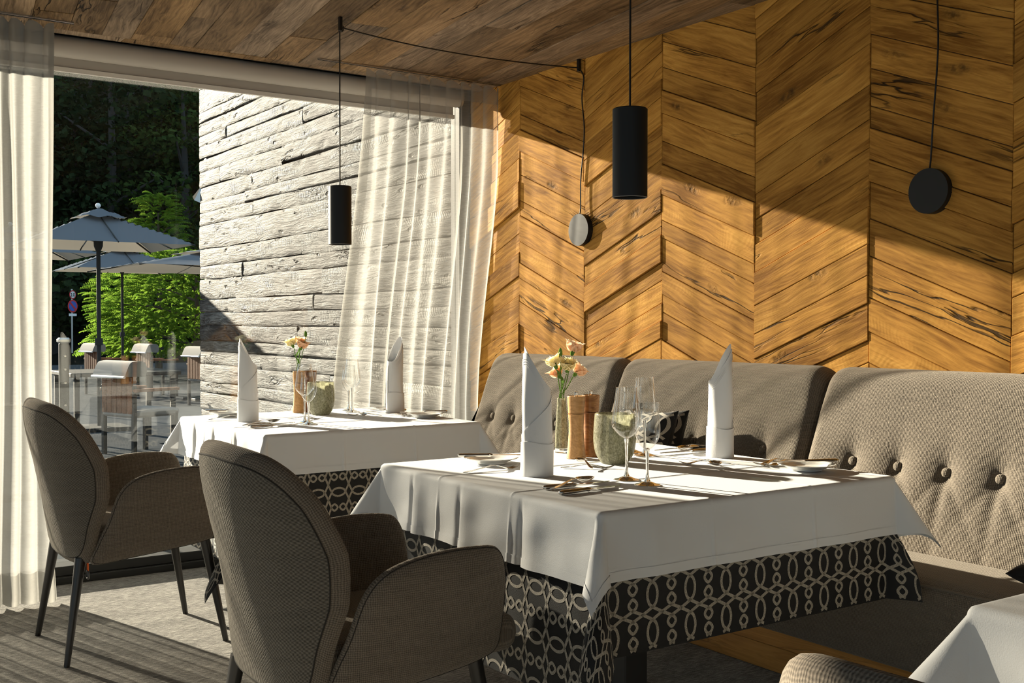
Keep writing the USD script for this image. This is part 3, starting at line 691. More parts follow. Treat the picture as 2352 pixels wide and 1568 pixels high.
# ---------------------------------------------------------------- upholstered armchairs
def pad(outline, centre, surf, T, uvf, rings=(0, .25, .45, .62, .76, .86, .91, .95, .975, .992, 1.0), power=7.0):
    """Two skins filling a closed outline, T thick and rounded at the rim: (front, back) as (points, faces, uv)."""
    O = np.asarray(outline, float); n = len(O); out = []
    rr = np.array(rings); th = T / 2 * np.sqrt(np.clip(1 - rr ** power, 0, 1))
    PQ = np.asarray(centre) + rr[:, None, None] * (O - centre)
    a, b = PQ[..., 0], PQ[..., 1]; e = 1e-3
    P = surf(a, b); du = (surf(a + e, b) - surf(a - e, b)); dv = (surf(a, b + e) - surf(a, b - e))
    N = np.cross(du, dv); N /= np.linalg.norm(N, axis=-1, keepdims=True)
    for sg in (1, -1): out.append((P + sg * N * th[:, None, None], uvf(a, b)))
    return out
def skin(S, i0, i1, flip):
    P, U = S; k = i1 - i0; n = P.shape[1]
    return tri(P[i0:i1].reshape(-1, 3), gridf(k, n, cv=True, flip=flip)), U[i0:i1].reshape(-1, 2)
def sym(half): h = np.array(half, float); return np.vstack([h, (h * (-1, 1))[::-1][1:-1]])
def make_chair(label, loc, group=None):
    t = thing('armchair', label, 'armchair', loc, group=group)
    ol = catmull(sym([(0, .345), (.12, .345), (.205, .350), (.238, .385), (.248, .47), (.262, .57), (.268, .67), (.262, .76), (.243, .845), (.205, .903), (.140, .931), (0, .942)]), 6, closed=True)
    zk = [.33, .45, .58, .70, .82, .94]; xk = [-.238, -.252, -.275, -.300, -.328, -.352]; dk = [.045, .085, .135, .15, .14, .11]
    def surf(y, z):
        xc = np.interp(z, zk, xk); dp = np.interp(z, zk, dk)
        x = xc + dp * np.power(np.clip(np.abs(y) / .268, 0, 1.2), 2.6)
        return np.stack([x, y, z], -1)
    S = pad(ol, (0, .64), surf, .078, lambda a, b: np.stack([a, b], -1))
    # S[0] is the +x (sitter's) side when N points forward
    front, rear = (S[0], S[1]) if S[0][0][0, 0, 0] > S[1][0][0, 0, 0] else (S[1], S[0])
    m, uv = skin(rear, 0, 7, True); part(t, 'backrest', fixdir(m, (-1, 0, 0)), CHAIRF, smooth=True, uv=uv)
    m, uv = skin(front, 0, 8, False); part(t, 'back_cushion', fixdir(m, (1, 0, 0)), CHAIRE, smooth=True, uv=uv)
    A = np.concatenate([rear[0][6:], front[0][7:-1][::-1]]); U = np.concatenate([rear[1][6:], front[1][7:-1][::-1]])
    s_ = np.r_[0, np.cumsum(np.linalg.norm(np.diff(A[:, 0], axis=0), axis=1))]
    arc = np.r_[0, np.cumsum(np.linalg.norm(np.diff(ol, axis=0), axis=1))]
    U = np.stack([np.broadcast_to(arc, A.shape[:2]), np.broadcast_to(s_[:, None], A.shape[:2])], -1)
    m = tri(A.reshape(-1, 3), gridf(len(A), A.shape[1], cv=True)); part(t, 'edge_band', fixdir(m, None, (-.25, 0, .64)), CHAIRE, smooth=True, uv=U.reshape(-1, 2))
    r_ = rear[0][6] + (rear[0][6] - front[0][6]) / np.linalg.norm(rear[0][6] - front[0][6], axis=1, keepdims=True) * -.0004
    part(t, 'seam', tube(np.vstack([r_, r_[:2]]), .0021, 6), SEAM, smooth=True)
    # arms
    ao = catmull([(-.20, .352), (-.05, .362), (.10, .378), (.22, .394), (.268, .412), (.281, .46), (.283, .55), (.276, .62), (.255, .664), (.215, .680), (.11, .684), (.01, .674), (-.07, .648), (-.118, .597), (-.150, .50), (-.185, .42)], 5, closed=True)
    for sg in (1, -1):
        def asurf(x, z): return np.stack([x, sg * (.232 + .038 * smoothstep(.36, .70, z) + .010 * np.cos(x * 5) - .012 * smoothstep(.15, .30, x)), z], -1)
        S = pad(ao, (.06, .52), asurf, .058, lambda a, b: np.stack([a, b], -1), power=6.0)
        n = ao.shape[0]
        V = np.concatenate([S[0][0], S[1][0][:-1][::-1]]); U = np.concatenate([S[0][1], S[1][1][:-1][::-1]])
        m = tri(V.reshape(-1, 3), gridf(len(V), n, cv=True)); p = part(t, 'arm', fixdir(m, None, (.06, sg * .25, .52)), CHAIRE, smooth=True, uv=U.reshape(-1, 2))
        ring = S[0 if abs(S[0][0][0, 0, 1]) > abs(S[1][0][0, 0, 1]) else 1][0][8]
        part(p, 'seam', tube(np.vstack([ring, ring[:2]]), .0013, 5), SEAM, smooth=True)
    m = rbox(-.24, .350, -.236, .236, .385, .492, .05); part(t, 'seat', m, CHAIRE, smooth=True, uv=m.vertices[:, :2])
    m = rbox(-.225, .25, -.225, .225, .352, .42, .03); m.vertices[:, 2] += .05 * smoothstep(-.25, .3, m.vertices[:, 0]) - .004
    part(t, 'seat_base', m, CHAIRF, smooth=True, uv=m.vertices[:, :2])
    for sx in (-1, 1):
        for sy in (-1, 1):
            top = (-.232, sy * .200, .372) if sx < 0 else (.215, sy * .205, .42)
            foot = (-.290, sy * .240, .0) if sx < 0 else (.290, sy * .240, 0)
            part(t, 'leg', tube([top, (np.array(top) * .5 + np.array(foot) * .5), foot], [.0205, .0155, .0105], 14), LEGM, smooth=40)
    return t
def fixdir(m, d=None, c=None):
    """Turns the faces so that they look along d, or away from the point c."""
    tn, ce, ar = m.face_normals, m.triangles_center, m.area_faces
    w = (tn @ np.array(d, float)) if d is not None else ((ce - np.array(c, float)) * tn).sum(1)
    if (w * ar).sum() < 0: m.faces = m.faces[:, ::-1]
    return m
CH1, CH2, CH3 = (1.20, 4.355, 0), (1.25, 2.52, 0), (1.09, .50, 0)
make_chair('brown-grey woven armchair on black legs standing in front of the left sheer curtain', CH1)
make_chair('brown-grey woven armchair at the middle table, its tall back filling the foreground', CH2)
make_chair('armchair of which only the woven top of the back shows at the bottom edge', CH3)
# the orange loop with a ring under the rear corner of the chair by the curtain
tg = thing('hang_tag', 'small orange loop with a dark ring hanging under the rear armchair', 'tag', (CH1[0] - .212, CH1[1] - .222, .335))
part(tg, 'strap', box(-.002, .002, -.0085, .0085, -.012, .022, .0006), ORANGE, smooth=False)
ring = trimesh.creation.torus(.0135, .0042, 24, 10); ring.apply_transform(TM((0, 0, -.020), ry=PI / 2)); part(tg, 'ring', ring, plain('dark_ring', (.06, .06, .06), .4), smooth=True)

# ---------------------------------------------------------------- lamps
def pendant(label, x, y, ztop, wall_y):
    t = thing('pendant_lamp', label, 'lamp', (x, y, 0))
    h, r = .253, .050
    sh = lathe([(.0001, ztop), (r - .003, ztop), (r, ztop - .003), (r, ztop - h), (r - .0022, ztop - h), (r - .0022, ztop - .01), (.0001, ztop - .01)], 56)
    p = part(t, 'shade', sh, BLACKM, smooth=30)
    part(t, 'lamp_holder', lathe([(.0001, ztop - .012), (.024, ztop - .012), (.024, ztop - .10), (.0001, ztop - .10)], 24), LEGM)
    rim = trimesh.creation.torus(r - .0012, .0014, 56, 8); rim.apply_translation((0, 0, ztop - h)); part(p, 'rim', rim, RIMG, smooth=True)
    part(t, 'cord', tube([(0, 0, ztop - .004), (0, 0, ztop + .2), (.001, 0, H - .065), (.004, 0, H - .045), (.010, 0, H - .040)], .0030, 8), LEGM, smooth=True)
    part(t, 'ceiling_hook', cat_([box(-.004, .012, -.008, .008, H - .055, H + .006, .002), tube([(.004, 0, H - .05), (.012, 0, H - .058), (.018, 0, H - .05), (.018, 0, H - .032)], .0025, 8)]), LEGM)
    u = np.linspace(0, 1, 26); xw = XW - .03 - x
    sag = [(.012 + (xw - .012) * a, wall_y - y if a == 1 else (wall_y - y) * a, H - .040 - .055 * 4 * a * (1 - a) * (1 - .3 * a) * .6) for a in u]
    part(t, 'swag_cord', tube(sag, .0032, 8), LEGM, smooth=True)
    return t
pendant('black cylinder pendant lamp hanging over the table close to the window', 2.125, 4.43, 1.811, 4.455)
pendant('black cylinder pendant lamp hanging over the middle table before the oak wall', 2.08, 2.44, 1.829, 2.45)
def canopy(label, y, z, wob):
    t = thing('wall_disc', label, 'wall lamp', (XW, y, z))
    D = lathe([(.0001, 0), (.078, 0), (.080, .002), (.080, .052), (.0001, .052)], 64)
    M = TM(ry=-PI / 2); D.apply_transform(M); D.apply_translation((.012, 0, 0))
    part(t, 'disc', D, BLACKM, smooth=30)
    s = trimesh.creation.cylinder(.0016, .003, sections=10); s.apply_transform(TM((-.018, -.080, -.012), rx=PI / 2)); part(t, 'set_screw', s, STEEL)
    zc = [.078, .12, .25, .40, .52, .66, H - z - .10, H - z - .055, H - z - .045]
    pts = catmull([(-.030 + (.004 if 0 < i < 7 else 0), wob[i], a) for i, a in enumerate(zc)], 6)
    part(t, 'cord', tube(pts, .0032, 8), LEGM, smooth=True)
    part(t, 'hook', box(-.036, -.020, wob[-1] - .008, wob[-1] + .008, H - z - .06, H - z + .004, .002), LEGM)
canopy('matte black round wall disc with cord, hanging in sunlight near the oak wall corner', 4.434, 1.683, [0, -.002, -.003, -.024, -.030, -.012, -.026, -.004, .012])
canopy('matte black round wall disc with cord, on the shaded oak wall above the bench', 2.42, 1.683, [0, -.002, -.010, -.022, -.028, -.024, -.020, -.004, .012])

# ---------------------------------------------------------------- table ware
def place(tc, lx, ly, rot, z=0.0, ang=0.0):
    c, s = (1, 0) if not rot else (-1, 0)
    return (tc[0] + c * lx, tc[1] + c * ly, TT + z), ang + (PI if rot else 0)
PROTO = {}
def put(kind, builder, label, tc, lx, ly, rot, z=0.0, ang=0.0, group=None):
    loc, a = place(tc, lx, ly, rot, z + .0006, ang)
    if kind not in PROTO:
        t = builder(label); PROTO[kind] = t
        x = UsdGeom.Xformable(stage.GetPrimAtPath(t)); x.ClearXformOpOrder()
        M = np.eye(4); M[:2, :2] = [[math.cos(a), -math.sin(a)], [math.sin(a), math.cos(a)]]; M[:3, 3] = loc
        x.MakeMatrixXform().Set(Gf.Matrix4d(*M.T.ravel())); return t
    return dup(PROTO[kind], label, loc, a, group)
def shell(xs, zc, hw, th, dish, ny=9):
    """A strip along x with half widths hw, spine heights zc, dished by dish(x) at the middle."""
    n = len(xs); v = np.linspace(-1, 1, ny)
    top = np.stack([np.repeat(xs[:, None], ny, 1), hw[:, None] * v, zc[:, None] - dish[:, None] * (1 - v ** 2)], -1)
    bot = top - (0, 0, th)
    ring = np.concatenate([top, bot[:, ::-1]], 1)
    V = np.vstack([ring.reshape(-1, 3), ring[0].mean(0), ring[-1].mean(0)]); k = 2 * ny
    F = list(map(tuple, gridf(n, k, cv=True)))
    for j in range(k): F += [(n * k, j, (j + 1) % k), (n * k + 1, (n - 1) * k + (j + 1) % k, (n - 1) * k + j)]
    return fix(tri(V, F))
def make_knife(label, L=.225):
    t = thing('table_knife', label, 'knife')
    h = []
    for x, w, hh in [(-.112, .002, .002), (-.110, .007, .0050), (-.104, .0092, .0062), (-.075, .0096, .0064), (-.04, .0078, .0056), (-.020, .0066, .0052), (-.014, .0082, .0062), (-.008, .0066, .0052), (-.002, .004, .0022)]:
        a = np.arange(14) / 14 * 2 * PI; h.append(np.c_[np.full(14, x), w * np.cos(a), .0066 + hh * np.sin(a)])
    V = np.vstack(h); F = list(map(tuple, gridf(9, 14, cv=True))); V = np.vstack([V, h[0].mean(0), h[-1].mean(0)])
    for j in range(14): F += [(126, (j + 1) % 14, j), (127, 112 + j, 112 + (j + 1) % 14)]
    part(t, 'handle', fix(tri(V, F)), STEEL, smooth=50)
    from shapely.geometry import Polygon as PG
    b = np.array([(-.004, -.003), (.012, -.0085), (.04, -.0098), (.075, -.0095), (.098, -.006), (.110, .003), (.112, .0075), (.06, .0082), (.01, .006), (-.004, .003)])
    m = trimesh.creation.extrude_polygon(PG(b), .0014, engine='earcut'); m.apply_translation((0, 0, .0058)); part(t, 'blade', m, STEEL, smooth=False)
    return t
def make_spoon(label, s=1.0):
    t = thing('spoon' if s == 1.0 else 'dessert_spoon', label, 'spoon')
    X = np.linspace(-.105, .038, 30); z = np.interp(X, [-.105, -.06, 0, .038], [.004, .008, .018, .0165]); w = np.interp(X, [-.105, -.099, -.08, -.02, .02, .038], [.002, .0065, .0068, .0034, .003, .0045])
    part(t, 'handle', scaled(shell(X, z, w, .0022, 0 * X), s), STEEL, smooth=True)
    X = .034 + .070 * .5 * (1 - np.cos(np.linspace(0, PI, 26))); q = (X - .034) / .070
    w = .0215 * np.sqrt(np.clip(1 - (2 * q - 1) ** 2, 0, 1)) * (1.08 - .2 * q) + .0012; dd = .0105 * np.sin(PI * q) ** .8
    part(t, 'bowl', scaled(shell(X, np.interp(q, [0, .5, 1], [.0165, .0150, .0150]), w, .0014, dd, 13), s), STEEL, smooth=True)
    return t
def scaled(m, s): m.apply_scale(s); return m
def make_fork(label, s=1.0):
    t = thing('fork' if s == 1.0 else 'dessert_fork', label, 'fork')
    X = np.linspace(-.105, .055, 32); z = np.interp(X, [-.105, -.06, 0, .03, .055], [.004, .008, .018, .013, .006]); w = np.interp(X, [-.105, -.099, -.08, -.02, .012, .03, .045, .055], [.002, .0065, .0068, .0034, .0034, .0085, .0115, .0118])
    part(t, 'handle', scaled(shell(X, z, w, .0020, np.interp(X, [.02, .05], [0, .0025])), s), STEEL, smooth=True)
    for k in range(4):
        y = (k - 1.5) * .0066
        part(t, 'tine', scaled(tube([(.053, y, .0042), (.068, y, .0030), (.085, y, .0060), (.100, y * .95, .0125)], [.0019, .0017, .0015, .0007], 6), s), STEEL, smooth=True)
    return t
def make_plate(label):
    t = thing('bread_plate', label, 'plate')
    part(t, 'plate', lathe([(.0001, .004), (.050, .004), (.058, .0065), (.070, .0125), (.0855, .0165), (.0865, .0178), (.0855, .0188), (.069, .0150), (.057, .0090), (.049, .0065), (.0001, .0065)], 64), PORC, smooth=40)
    part(t, 'foot_ring', lathe([(.044, 0), (.048, 0), (.050, .0042), (.043, .0042)], 48), PORC); return t
def make_glass(label, kind):
    t = thing('wine_glass', label, 'wine glass')
    if kind == 'large':
        st, Hh, pr = .118, .262, [(.0001, .118), (.010, .120), (.022, .128), (.0375, .145), (.0425, .158), (.0420, .170), (.0375, .205), (.0325, .240), (.0300, .262)]
    else:
        st, Hh, pr = .098, .226, [(.0001, .098), (.009, .100), (.020, .110), (.030, .126), (.0350, .146), (.0350, .162), (.0325, .186), (.0308, .206), (.0320, .226)]
    c = catmull(pr, 6); part(t, 'bowl', lathe(c, 64), GOBLET, smooth=True)
    r = trimesh.creation.torus(pr[-1][0], .0007, 64, 6); r.apply_translation((0, 0, Hh)); part(t, 'rim', r, GOBLET, smooth=True)
    part(t, 'stem', lathe(catmull([(.0001, st + .004), (.006, st + .0025), (.0058, st - .008), (.0044, st - .025), (.0038, st - .05), (.0042, .030), (.0065, .016), (.009, .011), (.0001, .0105)], 5), 28), STEMG, smooth=True)
    part(t, 'foot', lathe(catmull([(.0001, .0108), (.010, .0098), (.024, .0048), (.0345, .0022), (.0350, .0012), (.034, .0004), (.0001, .0004)], 4), 56), STEMG, smooth=True)
    return t
def make_napkin(label, seed=0, height=.375, flip=1):
    t = thing('folded_napkin', label, 'napkin')
    n = 72; th = np.arange(n) / n * 2 * PI
    def sheet(r0, ztop, zbot, a0=0, a1=2 * PI, tk=.0016, taper=.94, nz=26):
        """A rolled sheet of cloth, two skins; closed all the way round or a part turn."""
        full = a1 - a0 > 6.28; A = np.linspace(a0, a1, n, endpoint=not full); Z0, Z1 = zbot(A), ztop(A)
        v = np.linspace(0, 1, nz)
        def lay(r):
            zz = Z0[:, None] + (Z1 - Z0)[:, None] * v
            rr = r * (1 - (1 - taper) * zz / .38) * (1 + .10 * np.cos(2 * A + .5)[:, None]) + .0012 * np.sin(3 * A[:, None] + zz * 22 + seed)
            return np.stack([rr * np.cos(A)[:, None], rr * np.sin(A)[:, None] * .88, zz], -1)
        P = np.concatenate([lay(r0), lay(r0 - tk)[:, ::-1]], 1)
        return fixdir(tri(P.reshape(-1, 3), gridf(n, 2 * nz, cu=full, cv=True)), None, (0, 0, .2)) if full else tri(P.reshape(-1, 3), gridf(n, 2 * nz, cv=True))
    ang = lambda A, c: (1 + np.cos(A - c)) / 2
    zero = lambda A: 0 * A
    up = PI if flip > 0 else 0
    part(t, 'inner_roll', sheet(.0365, lambda A: .250 + (height - .250) * ang(A, up) ** 1.35, zero), NAPK, smooth=40)
    part(t, 'outer_wrap', sheet(.0398, lambda A: .252 + (height * .955 - .252) * ang(A, up + .35) ** 1.5, zero), NAPK, smooth=40)
    # the diagonal flap winding round the roll
    c0 = -3.2
    part(t, 'diagonal_flap', sheet(.0422, lambda A: .118 + .118 * np.clip((A - c0) / 3.2, 0, 1) ** 1.2, lambda A: 0 * A + .085, c0, c0 + 3.2), NAPK, smooth=40)
    part(t, 'cuff', sheet(.0445, lambda A: .098 + .004 * np.sin(2 * A + seed), zero, tk=.0030), NAPK, smooth=40)
    # ribbed border along the slanting edge
    A = np.linspace(up - 2.1, up + 2.1, 60); zt = .252 + (height * .955 - .252) * ang(A, up + .35) ** 1.5
    r = .0404 * (1 - .06 * zt / .38) * (1 + .10 * np.cos(2 * A + .5))
    for k in range(3):
        zz = zt - .018 - .007 * k; rr = r * 1.006
        part(t, 'woven_border', tube(np.c_[rr * np.cos(A), rr * np.sin(A) * .88, zz], .0007, 5), NAPK, smooth=True)
    return t
NAPP = {}
def make_mill(label, mat_):
    t = thing('pepper_mill', label, 'mill')
    part(t, 'body', lathe(catmull([(.0001, 0), (.031, 0), (.0318, .002), (.0315, .008), (.0275, .045), (.0248, .085), (.0248, .115), (.0262, .142), (.0262, .146), (.0001, .146)], 5), 48), mat_, smooth=40)
    part(t, 'head', lathe([(.0001, .1475), (.0258, .1475), (.0268, .150), (.0298, .202), (.0292, .2045), (.0278, .2035), (.0001, .2005)], 48), mat_, smooth=40)
    part(t, 'knob', lathe([(.0001, .199), (.0068, .199), (.0072, .2165), (.0062, .2178), (.0001, .2178)], 24), STEEL)
    return t
def make_lantern(label):
    t = thing('glass_lantern', label, 'candle holder')
    o = catmull([(.0001, 0), (.036, 0), (.044, .004), (.060, .030), (.0665, .062), (.0672, .092), (.0655, .125), (.0628, .156)], 6)
    i = [(max(r - .0038, .0001), z + (.009 if r < .045 else .002)) for r, z in o]; i[-1] = (o[-1][0] - .0038, o[-1][1])
    part(t, 'glass', lathe(np.vstack([o, [(o[-1][0] - .0019, o[-1][1] + .0016)], np.array(i)[::-1]]), 72), GREENG, smooth=True)
    part(t, 'candle', lathe([(.0001, .010), (.019, .010), (.019, .026), (.017, .028), (.0001, .027)], 32), WAX); return t
def make_vase(label):
    t = thing('bud_vase', label, 'vase')
    o = catmull([(.0001, 0), (.021, 0), (.0222, .003), (.0226, .03), (.0205, .09), (.0165, .15), (.0150, .186)], 6)
    i = np.array([(max(r - .0026, .0001), z + (.014 if z < .02 else 0)) for r, z in o]); i[-1] = (o[-1][0] - .0026, o[-1][1])
    part(t, 'glass', lathe(np.vstack([o[o[:, 1] > .016], i[::-1]]), 48), GREENG, smooth=True)
    part(t, 'clear_base', lathe(np.vstack([[(.0001, 0)], o[(o[:, 1] <= .02) & (o[:, 0] > .001)], [(.0001, .02)]]), 48), STEMG, smooth=True); return t
def petal(L, W, cup, curl, seed):
    nu, nv = 9, 9; u = np.linspace(0, 1, nu); v = np.linspace(-1, 1, nv); U, V = np.meshgrid(u, v, indexing='ij'); r = np.random.default_rng(seed)
    w = W * np.sin(np.clip(U * .86 + .10, 0, 1) * PI) ** .62
    fr = .0028 * np.sin(V * 13 + seed) * smoothstep(.7, 1, U) + .003 * r.standard_normal((1, nv)) * smoothstep(.75, 1, U)
    x = w * V; out = L * (.50 * np.sin(U * cup) + curl * U ** 4) + fr; z = L * (U * .92 - .10 * U ** 3) + fr * .6
    y = out - .45 * w * V ** 2 * (1 - .4 * U)
    return np.stack([x, y, z], -1).reshape(-1, 3), gridf(nu, nv)
def bloom(path, name, P, D, size, mat_, seed, npet=9):
    V, F, n0 = [], [], 0
    for k in range(npet):
        inner = k >= npet * .6
        pv, pf = petal(size * (1.0 if not inner else .88), size * (.62 if not inner else .5), 1.5 if not inner else 1.0, .30 if not inner else .05, seed * 31 + k)
        a = k * 2.39996 + seed
        V.append(pv @ trimesh.transformations.rotation_matrix(a, [0, 0, 1])[:3, :3].T); F.append(pf + n0); n0 += len(pv)
    v = np.vstack(V); D = np.array(D, float); D /= np.linalg.norm(D)
    Mt = trimesh.geometry.align_vectors([0, 0, 1], D)[:3, :3]
    part(path, name, tri(v @ Mt.T + P, np.vstack(F)), mat_, smooth=True)
    cal = lathe(catmull([(.0001, -.010), (.0035, -.008), (.0055, 0), (.0075, .010), (.0085, .014)], 4), 12)
    cal.vertices = cal.vertices * (size / .03) @ Mt.T + P; part(path, 'calyx', cal, STEMM, smooth=True)
def make_flowers(label, heads, bud, mouth=.182):
    t = thing('flower_bunch', label, 'flowers')
    for k, (P, D, s, c) in enumerate(heads):
        s = s * 1.18
        P = np.array(P, float); q = np.array(D, float); q /= np.linalg.norm(q)
        foot = np.array([.004 * math.cos(k * 2), .004 * math.sin(k * 2), .03]); mo = np.array([.008 * math.cos(k * 1.3), .008 * math.sin(k * 1.3), mouth])
        part(t, 'stem', tube(catmull([foot, mo, P * .55 + mo * .45 - q * .01, P - q * .012 * s / .03], 6), .0016, 7), STEMM, smooth=True)
        bloom(t, 'bloom', P, D, s, PETAL_Y if c == 'y' else PETAL_P, k + 3)
    for P in bud:
        P = np.array(P, float); b = lathe(catmull([(.0001, -.016), (.005, -.010), (.0072, 0), (.005, .012), (.0001, .020)], 4), 12); b.apply_translation(P); part(t, 'bud', b, STEMM, smooth=True)
        part(t, 'stem', tube(catmull([(0, 0, .03), (.002, .002, mouth), P * (.7, .7, .8), P - (0, 0, .014)], 5), .0015, 7), STEMM, smooth=True)
    for k in range(4):
        a = k * 1.7; pv, pf = petal(.034, .006, .9, .3, k); m = tri(pv, pf); m.apply_transform(TM((.006 * math.cos(a), .006 * math.sin(a), mouth + .055 + .02 * k), rz=a)); part(t, 'leaf', m, STEMM, smooth=True)
    return t
GL = 'wine glasses set beside the cutlery'
def setting(tc, rot, ov, tn, side):
    w = f'on the {tn}, {side} side'
    g = lambda k, d: ov.get(k, d)
    kn = [g('k1', (-.345, -.200)), g('k2', (-.366, -.287))]; dx = g('dx', 0)
    put('knife', make_knife, f'steel table knife, inner of two, {w}', tc, kn[0][0] + dx, kn[0][1], rot, 0, -.05)
    put('knife', make_knife, f'steel table knife, outer of two, {w}', tc, kn[1][0] + dx, kn[1][1], rot, 0, .06)
    put('spoon', make_spoon, f'steel soup spoon lying across two knives {w}', tc, -.385 + dx, -.225 + kn[0][1] + .2, rot, .0085, .36)
    put('dspoon', lambda l: make_spoon(l, .86), f'small dessert spoon crossed over a fork {w}', tc, *g('ds', (-.080, .105)), rot, .0065, 1.13)
    put('dfork', lambda l: make_fork(l, .80), f'small dessert fork crossed under a spoon {w}', tc, *g('df', (-.088, .080)), rot, 0, -.62)
    fx, fy = g('fork', (-.36, .200))
    put('fork', make_fork, f'steel dinner fork next to the napkin {w}', tc, fx + dx, fy, rot, 0, .04)
    if ov.get('two'): put('fork', make_fork, f'second steel fork beside the bread plate {w}', tc, fx + dx - .01, fy + .034, rot, 0, .0)
    pl = g('plate', (-.267, .347))
    put('plate', make_plate, f'white bread plate {w}', tc, *pl, rot, .0018)
    put('bknife', make_knife, f'butter knife resting on the bread plate {w}', tc, pl[0] + .005, pl[1] - .005, rot, .0205, g('ba', -.55))
    put('gl', lambda l: make_glass(l, 'large'), f'tall tapered wine glass {w}', tc, *g('gl', (-.152, -.176)), rot)
    put('gs', lambda l: make_glass(l, 'small'), f'short tulip wine glass {w}', tc, *g('gs', (-.170, -.285)), rot)
    put('nap', make_napkin, f'white napkin rolled upright with slanted top, {w}', tc, *g('nap', (-.31, .04)), rot, 0, g('na', 0.6))
setting(T1, False, {'na': -.60}, 'middle table', 'armchair')
setting(T1, True, dict(dx=-.10, gl=(-.270, -.228), gs=(-.292, -.316), plate=(-.43, .325), fork=(-.37, .17), nap=(-.455, -.062), two=1, ds=(-.26, .085), df=(-.275, .05), na=-1.2, ba=-.4), 'middle table', 'bench')
setting(T2, False, dict(nap=(-.35, .075), gl=(-.165, -.13), gs=(-.185, -.215), plate=(-.325, .40), fork=(-.37, .24), k1=(-.33, -.15), k2=(-.35, -.235), ds=(-.085, .05), df=(-.09, .03), na=-.60), 'window table', 'armchair')
setting(T2, True, dict(dx=-.07, nap=(-.440, -.150), gl=(-.270, -.28), gs=(-.30, -.38), plate=(-.415, .19), fork=(-.37, .05), two=1, ds=(-.20, -.02), df=(-.22, -.05), na=.2, ba=-.4), 'window table', 'bench')
def centre(tc, mill1, mill2, lan, vase, tn, heads, bud):
    put('mill_light' if 0 else f'mill1', lambda l: make_mill(l, OLIVE2), f'light olive wood pepper mill on the {tn}', tc, *mill1, False, 0, .4)
    put('mill2', lambda l: make_mill(l, OLIVE), f'darker olive wood mill standing behind its light twin on the {tn}', tc, *mill2, False, 0, 1.9)
    put('lantern', make_lantern, f'bulbous speckled green glass candle holder on the {tn}', tc, *lan, False)
    put('vase', make_vase, f'slim green glass bud vase behind the mills on the {tn}', tc, *vase, False)
    t = make_flowers(f'cream and peach lisianthus flowers in the bud vase on the {tn}', heads, bud)
    x = UsdGeom.Xformable(stage.GetPrimAtPath(t)); x.ClearXformOpOrder(); x.AddTranslateOp().Set(Gf.Vec3d(tc[0] + vase[0], tc[1] + vase[1], TT + .0006))
# right of the picture is (+.82, -.57) here
Rr = np.array([.825, -.565, 0])
def hd(r, z, dep=0.0): p = Rr * r + np.array([.565, .825, 0]) * dep; return (p[0], p[1], z)
centre(T1, (.040, .305), (.114, .322), (.062, .135), (.100, .465), 'middle table',
       [(hd(.038, .345), hd(.25, 1), .038, 'p'), (hd(-.022, .298, -.01), hd(-.45, 1), .036, 'y'), (hd(.018, .285, -.02), hd(.1, 1, -.4), .034, 'y'), (hd(.050, .270, .01), hd(.7, .8), .036, 'p'), (hd(-.008, .262, .02), hd(-.6, .8, .2), .034, 'p')], [hd(-.004, .340)])
centre(T2, (.040, .405), (.114, .428), (.079, .235), (.07, .485), 'window table',
       [(hd(-.026, .330), hd(-.5, 1), .037, 'y'), (hd(.020, .318, -.01), hd(.4, 1, -.2), .038, 'p'), (hd(.010, .335, .02), hd(0, 1, .2), .034, 'p')], [hd(.040, .385)])
# ---------------------------------------------------------------- outside the window
GZ = -.03
OUT = str(xf(numbered('/World', 'terrace')).GetPath()); tag(stage.GetPrimAtPath(OUT), kind='structure')
part(OUT, 'bed', box(-30, 40, YG + .09, 34, GZ - .3, GZ - .022), LAWN, smooth=False)
y = YG + .10; k = 0
while y < 11.2:
    for i in range(-1, 4):
        x0 = i * .9 - (k % 2) * .45 + .25
        part(OUT, 'slab', box(x0 + .004, min(x0 + .896, 3.46), y + .004, y + .446, GZ - .022, GZ, .003), TILE, smooth=False)
    y += .45; k += 1
part(OUT, 'paving', box(-30, 40, y, 34, GZ - .022, GZ - .002), TILE, smooth=False)
